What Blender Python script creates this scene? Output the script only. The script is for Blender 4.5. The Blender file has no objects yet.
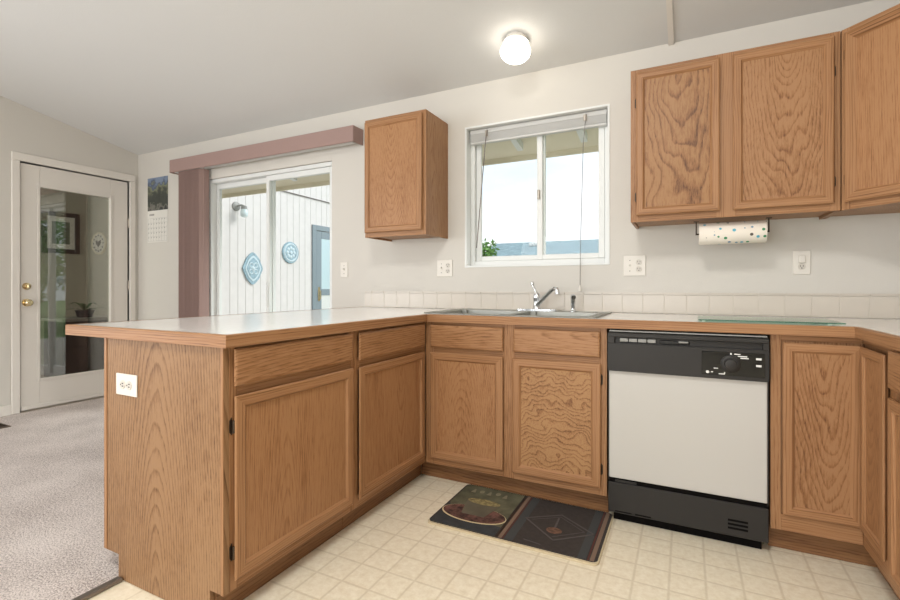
import bpy, bmesh, math, random
from mathutils import Vector, Matrix, noise
R = math.radians
rnd = random.Random(7)
S = bpy.context.scene
COL = S.collection

# ------------------------------------------------------------ camera
cam_d = bpy.data.cameras.new('camera')
cam = bpy.data.objects.new('camera', cam_d); COL.objects.link(cam)
cam_d.sensor_fit = 'HORIZONTAL'; cam_d.sensor_width = 36
cam_d.lens = 36 * 471.42 / 900
cam_d.shift_y = -(300 - 287.05) / 900
cam_d.clip_start = .02; cam_d.clip_end = 200
cam.location = (1.2847, -2.8664, 1.0617)
cam.rotation_euler = (R(90), 0, R(26.648))
S.camera = cam

# ------------------------------------------------------------ world, sun, area lights, exposure
w = bpy.data.worlds.new('sky'); S.world = w; w.use_nodes = True
nt = w.node_tree; nt.nodes.clear()
tc = nt.nodes.new('ShaderNodeTexCoord')
mp = nt.nodes.new('ShaderNodeMapping'); mp.inputs['Scale'].default_value = (1.2, 1.2, 4.5)
nz = nt.nodes.new('ShaderNodeTexNoise'); nz.inputs['Scale'].default_value = 1.6; nz.inputs['Detail'].default_value = 6
rp = nt.nodes.new('ShaderNodeValToRGB')
rp.color_ramp.elements[0].position = .36; rp.color_ramp.elements[0].color = (.74, .86, .97, 1)
rp.color_ramp.elements[1].position = .56; rp.color_ramp.elements[1].color = (.97, .97, 1.0, 1)
bg = nt.nodes.new('ShaderNodeBackground'); bg.inputs['Strength'].default_value = 1.3
wo = nt.nodes.new('ShaderNodeOutputWorld')
L = nt.links.new
L(tc.outputs['Generated'], mp.inputs['Vector']); L(mp.outputs[0], nz.inputs['Vector'])
L(nz.outputs['Fac'], rp.inputs['Fac']); L(rp.outputs['Color'], bg.inputs['Color']); L(bg.outputs[0], wo.inputs['Surface'])

def lamp(name, kind, loc, rot, energy, color, **kw):
    d = bpy.data.lights.new(name, kind); o = bpy.data.objects.new(name, d); COL.objects.link(o)
    o.location = loc; o.rotation_euler = rot; d.energy = energy; d.color = color
    for k, v in kw.items(): setattr(d, k, v)
    return o
def aim(v): return Vector(v).to_track_quat('-Z', 'Y').to_euler()
lamp('sun', 'SUN', (6, 6, 8), aim((-.64, -.50, -.48)), 2.3, (1, .985, .96), angle=R(25))
# unseen overhead disk added behind the camera to brighten floor and counters
lamp('overhead_fill', 'AREA', (.9, -3.1, 2.92), aim((.02, .12, -1)), 55, (1, .98, .955), shape='DISK', size=.7)
# area lights added at unseen window openings (wall_front, wall_left) to boost the interior
lamp('opening_fill_front', 'AREA', (-.2, -7.15, 1.2), aim((.06, 1, -.02)), 112, (1, .995, .985), shape='RECTANGLE', size=3.6, size_y=1.9)
lamp('opening_fill_side', 'AREA', (-3.66, -4.6, 1.45), aim((1, .3, .1)), 95, (.97, .98, 1), shape='RECTANGLE', size=2.2, size_y=1.5)

lamp('back_room_fill', 'AREA', (-4.95, -2.92, 1.5), aim((-.1, 1, -.1)), 62, (1, .99, .96), shape='RECTANGLE', size=1.3, size_y=1.1)  # area light added at an unseen opening to brighten the back room

S.view_settings.view_transform = 'Standard'; S.view_settings.look = 'None'
S.view_settings.exposure = -0.08; S.view_settings.gamma = 1; S.view_settings.use_curve_mapping = False

# ------------------------------------------------------------ materials
def srgb(r, g, b):
    f = lambda c: (c / 255 / 12.92) if c / 255 <= .04045 else ((c / 255 + .055) / 1.055) ** 2.4
    return (f(r), f(g), f(b), 1)
def mat(name, color, rough=.6, metal=0, spec=.5, noise_amt=0, noise_scale=30, bump=0, bump_scale=200, emit=0, coat=0):
    m = bpy.data.materials.new(name); m.use_nodes = True; n = m.node_tree; p = n.nodes['Principled BSDF']
    p.inputs['Base Color'].default_value = color; p.inputs['Roughness'].default_value = rough
    p.inputs['Metallic'].default_value = metal; p.inputs['Specular IOR Level'].default_value = spec
    p.inputs['Coat Weight'].default_value = coat
    t = n.nodes.new('ShaderNodeTexCoord')
    z = n.nodes.new('ShaderNodeTexNoise'); z.inputs['Scale'].default_value = noise_scale; z.inputs['Detail'].default_value = 4
    n.links.new(t.outputs['Object'], z.inputs['Vector'])
    if noise_amt:
        r = n.nodes.new('ShaderNodeValToRGB'); c = color
        r.color_ramp.elements[0].position = .3; r.color_ramp.elements[1].position = .7
        r.color_ramp.elements[0].color = tuple(x * (1 - noise_amt) for x in c[:3]) + (1,)
        r.color_ramp.elements[1].color = tuple(min(1, x * (1 + noise_amt)) for x in c[:3]) + (1,)
        n.links.new(z.outputs['Fac'], r.inputs['Fac']); n.links.new(r.outputs[0], p.inputs['Base Color'])
    if bump:
        z2 = n.nodes.new('ShaderNodeTexNoise'); z2.inputs['Scale'].default_value = bump_scale
        n.links.new(t.outputs['Object'], z2.inputs['Vector'])
        b = n.nodes.new('ShaderNodeBump'); b.inputs['Strength'].default_value = bump; b.inputs['Distance'].default_value = .004
        n.links.new(z2.outputs['Fac'], b.inputs['Height']); n.links.new(b.outputs[0], p.inputs['Normal'])
    if emit:
        p.inputs['Emission Color'].default_value = color; p.inputs['Emission Strength'].default_value = emit
    return m

def mth(n, op, a, b=None, c=None):
    x = n.nodes.new('ShaderNodeMath'); x.operation = op
    for i, v in enumerate((a, b, c)):
        if v is None: continue
        if isinstance(v, (int, float)): x.inputs[i].default_value = v
        else: n.links.new(v, x.inputs[i])
    return x.outputs[0]

def oak(name, light, mid, dark, dens=95, contrast=1.0, wav=.022, wfreq=(5, 1.3), rough=.42, pore=.5):
    """plain-sawn oak: growth rings round a pith behind the board, cut by the board's face"""
    m = bpy.data.materials.new(name); m.use_nodes = True; n = m.node_tree; p = n.nodes['Principled BSDF']
    at = n.nodes.new('ShaderNodeAttribute'); at.attribute_name = 'gc'
    sep = n.nodes.new('ShaderNodeSeparateXYZ'); n.links.new(at.outputs['Vector'], sep.inputs[0])
    def nois(sx, sz, detail=2, off=0, rough_=.5):
        v = n.nodes.new('ShaderNodeMapping'); v.inputs['Scale'].default_value = (sx, sx, sz); v.inputs['Location'].default_value = (off, off * .7, off * 1.3)
        n.links.new(at.outputs['Vector'], v.inputs['Vector'])
        q = n.nodes.new('ShaderNodeTexNoise'); q.inputs['Scale'].default_value = 1; q.inputs['Detail'].default_value = detail
        q.inputs['Roughness'].default_value = rough_
        n.links.new(v.outputs[0], q.inputs['Vector']); return q.outputs['Fac']
    n1 = nois(wfreq[0], wfreq[1], 2, 3.1); n2 = nois(wfreq[0] * .8, wfreq[1] * 1.2, 1, 17.7); n3 = nois(30, 3, 2, 8.8)
    u = mth(n, 'ADD', sep.outputs['X'], mth(n, 'MULTIPLY', mth(n, 'SUBTRACT', n1, .5), wav * 2.2))
    wz = mth(n, 'ADD', sep.outputs['Y'], mth(n, 'MULTIPLY', mth(n, 'SUBTRACT', n2, .5), wav * 3.2))
    r = mth(n, 'SQRT', mth(n, 'ADD', mth(n, 'MULTIPLY', u, u), mth(n, 'MULTIPLY', wz, wz)))
    ph = mth(n, 'ADD', mth(n, 'MULTIPLY', r, dens), mth(n, 'MULTIPLY', n3, .7))
    fr = mth(n, 'FRACT', ph)
    ramp = n.nodes.new('ShaderNodeValToRGB'); cr = ramp.color_ramp
    cr.elements[0].position = 0; cr.elements[0].color = (0, 0, 0, 1)
    cr.elements[1].position = 1; cr.elements[1].color = (0, 0, 0, 1)
    for pos, v in ((.40, .05), (.66, .4), (.86, 1), (.94, .6)):
        e = cr.elements.new(pos); e.color = (v, v, v, 1)
    n.links.new(fr, ramp.inputs['Fac'])
    st = nois(150, 1.6, 3, 6.0, .65)
    pr = nois(420, 9, 2, 1.0); prm = n.nodes.new('ShaderNodeMapRange')
    prm.inputs['From Min'].default_value = .52; prm.inputs['From Max'].default_value = .74; prm.inputs['To Max'].default_value = pore
    n.links.new(pr, prm.inputs['Value'])
    big = nois(9, 1.0, 2, 5)
    lines = mth(n, 'MULTIPLY', ramp.outputs['Color'], .62 * contrast)
    tot = mth(n, 'ADD', lines, mth(n, 'MULTIPLY', prm.outputs[0], mth(n, 'ADD', mth(n, 'MULTIPLY', ramp.outputs['Color'], .6), .35)))
    tot = mth(n, 'ADD', tot, mth(n, 'MULTIPLY', mth(n, 'SUBTRACT', big, .5), .8))
    tot = mth(n, 'ADD', tot, mth(n, 'MULTIPLY', mth(n, 'SUBTRACT', st, .5), 1.7))
    col = n.nodes.new('ShaderNodeValToRGB'); c = col.color_ramp
    c.elements[0].position = 0; c.elements[0].color = light
    c.elements[1].position = 1; c.elements[1].color = dark
    e = c.elements.new(.42); e.color = mid
    n.links.new(tot, col.inputs['Fac']); n.links.new(col.outputs[0], p.inputs['Base Color'])
    p.inputs['Roughness'].default_value = rough; p.inputs['Specular IOR Level'].default_value = .3
    b = n.nodes.new('ShaderNodeBump'); b.inputs['Strength'].default_value = .12; b.inputs['Distance'].default_value = .002; b.invert = True
    n.links.new(tot, b.inputs['Height']); n.links.new(b.outputs[0], p.inputs['Normal'])
    return m

def glass(name, tint=(1, 1, 1), ior=1.5, dim=1.0):
    m = bpy.data.materials.new(name); m.use_nodes = True; n = m.node_tree; n.nodes.clear()
    t = n.nodes.new('ShaderNodeBsdfTransparent'); t.inputs['Color'].default_value = tuple(x * dim for x in tint) + (1,)
    g = n.nodes.new('ShaderNodeBsdfGlossy'); g.inputs['Roughness'].default_value = 0.0
    ge = n.nodes.new('ShaderNodeNewGeometry'); dt = n.nodes.new('ShaderNodeVectorMath'); dt.operation = 'DOT_PRODUCT'
    n.links.new(ge.outputs['Incoming'], dt.inputs[0]); n.links.new(ge.outputs['Normal'], dt.inputs[1])
    f0 = ((ior - 1) / (ior + 1)) ** 2
    sch = mth(n, 'POWER', mth(n, 'SUBTRACT', 1.0, mth(n, 'ABSOLUTE', dt.outputs['Value'])), 5.0)
    fac = mth(n, 'ADD', mth(n, 'MULTIPLY', sch, 1 - f0), f0)
    x = n.nodes.new('ShaderNodeMixShader'); o = n.nodes.new('ShaderNodeOutputMaterial')
    n.links.new(fac, x.inputs[0]); n.links.new(t.outputs[0], x.inputs[1]); n.links.new(g.outputs[0], x.inputs[2]); n.links.new(x.outputs[0], o.inputs[0])
    return m

def vinyl_mat():
    m = bpy.data.materials.new('vinyl_tiles'); m.use_nodes = True; n = m.node_tree; p = n.nodes['Principled BSDF']
    t = n.nodes.new('ShaderNodeTexCoord'); s = n.nodes.new('ShaderNodeSeparateXYZ'); n.links.new(t.outputs['Object'], s.inputs[0])
    def line(o, off):
        a = mth(n, 'FRACT', mth(n, 'MULTIPLY', mth(n, 'ADD', o, off + 11.75), 1 / .1175))
        a = mth(n, 'ABSOLUTE', mth(n, 'SUBTRACT', a, .5))          # .5 on the line
        return mth(n, 'SMOOTHSTEP', a, .455, .495) if False else a
    lx = line(s.outputs['X'], -.054); ly = line(s.outputs['Y'], 1.283)
    mx = mth(n, 'MAXIMUM', lx, ly)
    mr = n.nodes.new('ShaderNodeMapRange'); mr.interpolation_type = 'SMOOTHSTEP'
    mr.inputs['From Min'].default_value = .442; mr.inputs['From Max'].default_value = .49
    n.links.new(mx, mr.inputs['Value'])
    z = n.nodes.new('ShaderNodeTexNoise'); z.inputs['Scale'].default_value = 38; z.inputs['Detail'].default_value = 6; z.inputs['Roughness'].default_value = .7
    n.links.new(t.outputs['Object'], z.inputs['Vector'])
    r = n.nodes.new('ShaderNodeValToRGB'); r.color_ramp.elements[0].position = .3; r.color_ramp.elements[1].position = .65
    r.color_ramp.elements[0].color = srgb(226, 214, 188); r.color_ramp.elements[1].color = srgb(244, 236, 215)
    n.links.new(z.outputs['Fac'], r.inputs['Fac'])
    x = n.nodes.new('ShaderNodeMix'); x.data_type = 'RGBA'
    n.links.new(mth(n, 'MULTIPLY', mr.outputs[0], .5), x.inputs[0]); n.links.new(r.outputs[0], x.inputs[6]); x.inputs[7].default_value = srgb(202, 188, 160)
    n.links.new(x.outputs[2], p.inputs['Base Color']); p.inputs['Roughness'].default_value = .38
    b = n.nodes.new('ShaderNodeBump'); b.invert = True; b.inputs['Strength'].default_value = .25; b.inputs['Distance'].default_value = .002
    n.links.new(mr.outputs[0], b.inputs['Height']); n.links.new(b.outputs[0], p.inputs['Normal'])
    return m

def carpet_mat():
    m = bpy.data.materials.new('carpet'); m.use_nodes = True; n = m.node_tree; p = n.nodes['Principled BSDF']
    t = n.nodes.new('ShaderNodeTexCoord')
    z = n.nodes.new('ShaderNodeTexNoise'); z.inputs['Scale'].default_value = 150; z.inputs['Detail'].default_value = 5; z.inputs['Roughness'].default_value = .75
    z2 = n.nodes.new('ShaderNodeTexNoise'); z2.inputs['Scale'].default_value = 3.0; z2.inputs['Detail'].default_value = 3
    for q in (z, z2): n.links.new(t.outputs['Object'], q.inputs['Vector'])
    r = n.nodes.new('ShaderNodeValToRGB'); r.color_ramp.elements[0].position = .36; r.color_ramp.elements[1].position = .56
    r.color_ramp.elements[0].color = srgb(136, 123, 117); r.color_ramp.elements[1].color = srgb(232, 222, 216)
    a = mth(n, 'ADD', z.outputs['Fac'], mth(n, 'MULTIPLY', mth(n, 'SUBTRACT', z2.outputs['Fac'], .5), .18))
    n.links.new(a, r.inputs['Fac']); n.links.new(r.outputs[0], p.inputs['Base Color']); p.inputs['Roughness'].default_value = .95
    p.inputs['Specular IOR Level'].default_value = .1
    b = n.nodes.new('ShaderNodeBump'); b.inputs['Strength'].default_value = .8; b.inputs['Distance'].default_value = .008
    n.links.new(z.outputs['Fac'], b.inputs['Height']); n.links.new(b.outputs[0], p.inputs['Normal'])
    return m

OL, OM, OD = srgb(163, 121, 85), srgb(141, 99, 63), srgb(88, 56, 34)
M = dict(
    wall=mat('wall_paint', srgb(208, 204, 196), .75, bump=.10, bump_scale=160),
    ceil=mat('ceiling_paint', srgb(216, 216, 214), .85, bump=.15, bump_scale=120),
    white=mat('white_paint', srgb(222, 217, 209), .45),
    trimw=mat('white_trim', srgb(226, 221, 213), .5),
    vinylw=mat('white_vinyl', srgb(226, 228, 226), .4),
    oak=oak('oak_solid', OL, OM, OD, dens=105, contrast=.62, pore=.55),
    oak_bold=oak('oak_bold_panel', srgb(158, 118, 80), srgb(138, 97, 62), srgb(82, 52, 33), dens=50, contrast=.9, wav=.03, wfreq=(9, 3.4)),
    oak_zig=oak('oak_zigzag_panel', srgb(169, 129, 88), srgb(148, 106, 70), srgb(87, 56, 34), dens=44, contrast=.95, wav=.044, wfreq=(14, 1.8)),
    oak_fine=oak('oak_fine_panel', srgb(161, 120, 84), srgb(141, 99, 64), srgb(92, 60, 38), dens=95, contrast=.75, wav=.022, wfreq=(13, 2.2)),
    oak_soft=oak('oak_soft_panel', srgb(165, 122, 84), srgb(145, 101, 66), srgb(97, 64, 40), dens=130, contrast=.5, wav=.012),
    oak_veneer=oak('oak_veneer', srgb(148, 114, 81), srgb(131, 96, 64), srgb(88, 60, 38), dens=85, contrast=.95, wav=.014, wfreq=(4, 1.1), rough=.5),
    oak_toe=oak('oak_toe_board', srgb(134, 97, 64), srgb(119, 81, 52), srgb(82, 52, 33), dens=90, contrast=.8),
    lam=mat('laminate', srgb(236, 234, 230), .14, noise_amt=.03, noise_scale=60, spec=.6),
    tile=mat('backsplash_tile', srgb(204, 196, 184), .3, spec=.6),
    grout=mat('grout', srgb(212, 205, 194), .8),
    vinyl=vinyl_mat(), carpet=carpet_mat(),
    black=mat('black_plastic', srgb(48, 46, 44), .42, spec=.25),
    blackgloss=mat('black_gloss', srgb(12, 12, 13), .12),
    dark=mat('dark_gap', srgb(12, 10, 9), .8, spec=.1),
    dwwhite=mat('dishwasher_panel', srgb(192, 190, 185), .35),
    greyplastic=mat('grey_button', srgb(140, 140, 136), .4),
    print_=mat('white_print', srgb(225, 225, 222), .5),
    steel=mat('stainless_steel', srgb(160, 160, 154), .45, metal=1),
    chrome=mat('chrome', srgb(226, 229, 232), .22, metal=1),
    brass=mat('brass', srgb(226, 206, 164), .22, metal=1),
    bronze=mat('dark_hinge', srgb(66, 56, 46), .4, metal=.7),
    hingew=mat('hinge_nickel', srgb(180, 172, 160), .35, metal=.8),
    plate=mat('outlet_plastic', srgb(222, 217, 208), .4), recept=mat('receptacle_plastic', srgb(204, 198, 188), .4),
    slot=mat('outlet_slot', srgb(30, 26, 24), .6),
    pink=mat('pink_fabric', srgb(156, 130, 123), .7, noise_amt=.04, noise_scale=220),
    blindw=mat('blind_grey', srgb(200, 200, 197), .45),
    cord=mat('blind_cord', srgb(120, 112, 108), .6),
    glass=glass('window_glass', (.985, 1, .995), ior=1.25),
    doorglass=glass('door_glass', (.72, .73, .69), ior=2.4),
    board=glass('green_glass', (.55, .78, .70), ior=1.5),
    paper=mat('paper', srgb(222, 219, 212), .8),
    siding=mat('siding_paint', srgb(226, 222, 220), .75, noise_amt=.03, noise_scale=12),
    soffit=mat('soffit_paint', srgb(226, 218, 196), .8),
    bluetrim=mat('blue_trim', srgb(134, 148, 156), .5),
    plaque=mat('plaque_glaze', srgb(150, 178, 192), .4, noise_amt=.25, noise_scale=26, bump=.6, bump_scale=40),
    plaquel=mat('plaque_light_glaze', srgb(205, 222, 230), .4),
    roof=mat('neighbour_shingles', srgb(138, 162, 170), .9, noise_amt=.22, noise_scale=9, bump=.5, bump_scale=30),
    grass=mat('grass', srgb(100, 136, 72), .9, noise_amt=.3, noise_scale=14),
    leaf=mat('leaves', srgb(112, 158, 78), .7, noise_amt=.35, noise_scale=3),
    leafd=mat('dark_leaves', srgb(70, 104, 60), .7, noise_amt=.35, noise_scale=3),
    bark=mat('bark', srgb(92, 74, 58), .9, noise_amt=.2),
    concrete=mat('patio_concrete', srgb(190, 186, 178), .85, noise_amt=.06, noise_scale=20),
    darkwood=mat('dark_wood', srgb(44, 34, 30), .35, noise_amt=.2, noise_scale=20),
    roomwall=mat('back_room_paint', srgb(176, 172, 158), .8),
    ink=mat('black_ink', srgb(30, 30, 34), .6),
)
g = M['glass']

# ------------------------------------------------------------ mesh builder
class MB:
    def __init__(s): s.v = []; s.f = []; s.g = []; s.m = []; s.sm = []
    def add(s, verts, faces, gc=None, mi=0, smooth=False):
        b = len(s.v); s.v += [tuple(v) for v in verts]
        s.g += (gc if gc else [tuple(v) for v in verts])
        for f in faces: s.f.append(tuple(b + i for i in f)); s.m.append(mi); s.sm.append(smooth)
    def frombm(s, bm, grain=None, style='straight', mi=0, smooth=False, mtx=None):
        if mtx is not None: bm.transform(mtx)
        bm.verts.index_update()
        vs = [v.co.copy() for v in bm.verts]
        gc = None
        if grain: gc = graincoords(vs, grain, style)
        s.add(vs, [[v.index for v in f.verts] for f in bm.faces], gc, mi, smooth); bm.free()
    def box(s, x0, x1, y0, y1, z0, z1, bev=0.0, grain=None, style='straight', mi=0, seg=1):
        bm = bmesh.new(); bmesh.ops.create_cube(bm, size=1)
        for v in bm.verts:
            v.co = ((x0 + x1) / 2 + v.co.x * (x1 - x0), (y0 + y1) / 2 + v.co.y * (y1 - y0), (z0 + z1) / 2 + v.co.z * (z1 - z0))
        if bev: bmesh.ops.bevel(bm, geom=bm.edges[:], offset=bev, segments=seg, affect='EDGES')
        s.frombm(bm, grain, style, mi); return s
    def prism(s, pts, z0, z1, axis='z', mi=0, grain=None, style='straight', smooth=False):
        """polygon pts extruded; axis z: pts (x,y); axis y: pts (x,z); axis x: pts (y,z)"""
        def T(p, h): return {'z': (p[0], p[1], h), 'y': (p[0], h, p[1]), 'x': (h, p[0], p[1])}[axis]
        n = len(pts); vs = [Vector(T(p, z0)) for p in pts] + [Vector(T(p, z1)) for p in pts]
        fs = [list(range(n))[::-1], list(range(n, 2 * n))] + [[i, (i + 1) % n, n + (i + 1) % n, n + i] for i in range(n)]
        if axis == 'y': fs = [f[::-1] for f in fs]
        s.add(vs, fs, graincoords(vs, grain, style) if grain else None, mi, smooth); return s
    def tube(s, pts, r, n=10, mi=0, caps=True):
        pts = [Vector(p) for p in pts]; rr = r if isinstance(r, (list, tuple)) else [r] * len(pts)
        vs = []; fs = []; prev = None
        for i, p in enumerate(pts):
            d = (pts[min(i + 1, len(pts) - 1)] - pts[max(i - 1, 0)]).normalized()
            a = prev - d * prev.dot(d) if prev is not None else d.orthogonal()
            if a.length < 1e-5: a = d.orthogonal()
            a.normalize(); prev = a; b = d.cross(a)
            for k in range(n):
                t = 2 * math.pi * k / n; vs.append(p + (a * math.cos(t) + b * math.sin(t)) * rr[i])
        for i in range(len(pts) - 1):
            for k in range(n): fs.append([i * n + k, i * n + (k + 1) % n, (i + 1) * n + (k + 1) % n, (i + 1) * n + k])
        if caps: fs += [list(range(n))[::-1], list(range((len(pts) - 1) * n, len(pts) * n))]
        s.add(vs, fs, None, mi, True); return s
    def lathe(s, prof, c=(0, 0, 0), n=28, mi=0, axis='z', smooth=True):
        vs = []; fs = []; m = len(prof)
        for k in range(n):
            t = 2 * math.pi * k / n
            for r_, h in prof:
                q = (r_ * math.cos(t), r_ * math.sin(t), h)
                if axis == 'y': q = (q[0], q[2], q[1])
                if axis == 'x': q = (q[2], q[0], q[1])
                vs.append((q[0] + c[0], q[1] + c[1], q[2] + c[2]))
        for k in range(n):
            k2 = (k + 1) % n
            for j in range(m - 1):
                f = [k * m + j, k2 * m + j, k2 * m + j + 1, k * m + j + 1]
                fs.append(f[::-1] if axis == 'y' else f)
        s.add(vs, fs, None, mi, smooth); return s
    def build(s, name, mats, parent=None, kind=None):
        me = bpy.data.meshes.new(name); me.from_pydata(s.v, [], s.f)
        for m_ in (mats if isinstance(mats, (list, tuple)) else [mats]): me.materials.append(m_)
        a = me.attributes.new('gc', 'FLOAT_VECTOR', 'POINT'); a.data.foreach_set('vector', [c for v in s.g for c in v])
        me.polygons.foreach_set('material_index', s.m); me.polygons.foreach_set('use_smooth', s.sm)
        bm = bmesh.new(); bm.from_mesh(me); bmesh.ops.remove_doubles(bm, verts=bm.verts, dist=1e-6) if any(s.sm) else None
        bmesh.ops.recalc_face_normals(bm, faces=bm.faces); bm.to_mesh(me); bm.free()
        if any(s.sm):
            me.set_sharp_from_angle(angle=R(40))
        o = bpy.data.objects.new(name, me); COL.objects.link(o)
        if parent: o.parent = parent
        if kind: o['kind'] = kind
        return o

def graincoords(vs, grain, style):
    ax = {'x': 0, 'y': 1, 'z': 2}[grain]; oth = [i for i in range(3) if i != ax]
    lo = [min(v[i] for v in vs) for i in range(3)]; hi = [max(v[i] for v in vs) for i in range(3)]
    if hi[oth[0]] - lo[oth[0]] < hi[oth[1]] - lo[oth[1]]: oth = oth[::-1]
    uc = (lo[oth[0]] + hi[oth[0]]) / 2; wc = (lo[oth[1]] + hi[oth[1]]) / 2
    sl = 0
    if style == 'cath': ou, ow, sl = rnd.uniform(-.03, .03), rnd.uniform(.085, .10), rnd.choice((-1, 1)) * .15
    elif style == 'zig': ou, ow, sl = 0, .6, .9
    elif style == 'off': ou, ow, sl = rnd.uniform(.05, .1) * rnd.choice((-1, 1)), rnd.uniform(.04, .07), rnd.choice((-1, 1)) * .06
    else: ou, ow = rnd.uniform(.25, .5), rnd.uniform(.05, .2)
    ov = rnd.uniform(0, 50)
    return [(v[oth[0]] - uc + ou, v[oth[1]] - wc + ow + sl * (v[ax] - (lo[ax] + hi[ax]) / 2), v[ax] + ov) for v in vs]

def thing(name, label, cat, loc=(0, 0, 0), rotz=0, group=None):
    o = bpy.data.objects.new(name, None); COL.objects.link(o); o.empty_display_size = .1
    o.location = loc; o.rotation_euler = (0, 0, rotz); tag(o, label, cat, group); return o
def tag(o, label, cat, group=None, kind=None):
    o['label'] = label; o['category'] = cat
    if group: o['group'] = group
    if kind: o['kind'] = kind
    return o
def struct(name, mb, m, parent=None):
    return mb.build(name, m, parent, kind=None if parent else 'structure')
def base(o, loc):
    """move a one-mesh thing's origin to its base"""
    l = Vector(loc); o.data.transform(Matrix.Translation(-l)); o.location = l; return o

# ================================================================ STRUCTURE
XL, XR, YF = -3.709, 2.48, -7.2
def ceil_z(y): return 2.405 - .2 * y if y > -3.7 else 2.405 + .2 * 3.7 + .2 * (y + 3.7)
struct('floor', MB().box(-.545, XR + .12, YF - .12, 0.0, -.08, 0), M['vinyl'])
struct('floor_carpet', MB().box(XL, -.545, YF - .12, 0.0, -.08, 0.006), M['carpet'])
# back wall with slider and window openings
SX0, SX1, SZ = -2.635, -1.181, 2.047
WX0, WX1, WZ0, WZ1 = -.033, .878, 1.2, 2.12
T = .14
def wallbox(mb, x0, x1, z0, z1): mb.box(x0, x1, 0, T, z0, z1)
mb = MB()
wallbox(mb, XL - .11, SX0, -.1, 2.5); wallbox(mb, SX0, SX1, SZ, 2.5); wallbox(mb, SX1, WX0, -.1, 2.5)
wallbox(mb, WX0, WX1, -.1, WZ0); wallbox(mb, WX0, WX1, WZ1, 2.5); wallbox(mb, WX1, XR + .12, -.1, 2.5)
wallbox(mb, SX0, SX1, -.1, -.0)
struct('wall_back', mb, M['wall'])
# left wall with exterior door opening; ridge of the vault at y=-3.7
DY0, DY1, DZ = -.951, -.092, 2.113
def gable(mb, x0, x1, spans):
    for (y0, y1, z0, z1) in spans:       # z1 None -> up to ceiling
        if z1 is None:
            ys = [y0] + ([-3.7] if y0 < -3.7 < y1 else []) + [y1]
            pts = [(y0, z0)] + [(y1, z0)] + [(y, ceil_z(y) + .05) for y in reversed(ys)]
            mb.prism(pts, x0, x1, axis='x')
        else: mb.box(x0, x1, y0, y1, z0, z1)
mb = MB()
gable(mb, XL - .11, XL, [(DY1, 0, -.1, None), (DY0, DY1, DZ, None), (DY0, DY1, -.1, 0), (-3.4, DY0, -.1, None),
                         (-5.8, -3.4, -.1, .7), (-5.8, -3.4, 2.2, None), (YF, -5.8, -.1, None)])
struct('wall_left', mb, M['wall'])
mb = MB(); gable(mb, XR, XR + .12, [(YF, 0, -.1, None)]); struct('wall_right', mb, M['wall'])
mb = MB()
for a in ((XL - .11, -2.5, -.1, 2.8), (-2.5, 1.3, -.1, .35), (-2.5, 1.3, 2.35, 2.8), (1.3, XR + .12, -.1, 2.8)): mb.box(a[0], a[1], YF - .12, YF, a[2], a[3])
struct('wall_front', mb, M['wall'])
def slab(y0, y1):
    return [(XL - .11, y0, ceil_z(y0)), (XR + .12, y0, ceil_z(y0)), (XR + .12, y1, ceil_z(y1)), (XL - .11, y1, ceil_z(y1))]
mb = MB()
for y0, y1 in ((-3.7, 0.0), (YF - .12, -3.7)):
    q = slab(y0, y1); vs = q + [(a, b, c + .12) for a, b, c in q]
    mb.add(vs, [[3, 2, 1, 0], [4, 5, 6, 7], [0, 1, 5, 4], [1, 2, 6, 5], [2, 3, 7, 6], [3, 0, 4, 7]])
struct('ceiling', mb, M['ceil'])
# seam batten running up the vault
mb = MB(); x0, x1 = 1.195, 1.222
vs = [(x, y, ceil_z(y) - d) for y in (-.001, -3.7) for x, d in ((x0, 0), (x1, 0), (x1, .012), (x0, .012))]
mb.add(vs, [[0, 1, 2, 3], [7, 6, 5, 4], [0, 4, 5, 1], [1, 5, 6, 2], [2, 6, 7, 3], [3, 7, 4, 0]])
struct('trim_1', mb, M['trimw'])
struct('trim_2', MB().box(-.562, -.53, -7.0, -1.875, -.001, .014, .004), mat('transition_metal', srgb(128, 120, 112), .35, metal=.7))
mb = MB(); mb.box(XL, SX0 - .0, -.014, 0, .006, .09, .003); mb.box(SX1, -.9, -.014, 0, .006, .09, .003)
struct('baseboard_back', mb, M['trimw'])
mb = MB(); mb.box(XL, XL + .014, -3.4, -1.012, .006, .09, .003)
struct('baseboard_left', mb, M['trimw'])

# ---- exterior door on the left wall (door_1)
mb = MB()                                     # casing
cx0, cx1 = XL, XL + .018
mb.box(cx0, cx1, -1.012, -.955, .006, 2.118, .005); mb.box(cx0, cx1, -.089, -.032, .006, 2.118, .005); mb.box(cx0, cx1, -1.012, -.032, 2.118, 2.187, .005)
mb.box(XL - .11, XL, -.957, -.951, 0, 2.118); mb.box(XL - .11, XL, -.092, -.086, 0, 2.118); mb.box(XL - .11, XL, -.957, -.086, 2.113, 2.12)
struct('trim_3', mb, M['trimw'])
d1 = bpy.data.objects.new('door_1', None); COL.objects.link(d1); d1['kind'] = 'structure'; d1.location = (XL - .02, -.52, 0)
def rel(mb, loc):
    for i, v in enumerate(mb.v): mb.v[i] = (v[0] - loc[0], v[1] - loc[1], v[2] - loc[2])
    return mb
L1 = (XL - .02, -.52, 0)
gy0, gy1, gz0, gz1 = -.812, -.258, .27, 1.926
mb = MB(); a, b = XL - .045, XL - .005
mb.box(a, b, -.947, gy0, .018, 2.108, .003); mb.box(a, b, gy1, -.096, .018, 2.108, .003)
mb.box(a, b, gy0, gy1, .018, gz0); mb.box(a, b, gy0, gy1, gz1, 2.108)
rel(mb, L1).build('door_leaf', M['white'], d1)
mb = MB(); e = .022
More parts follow.
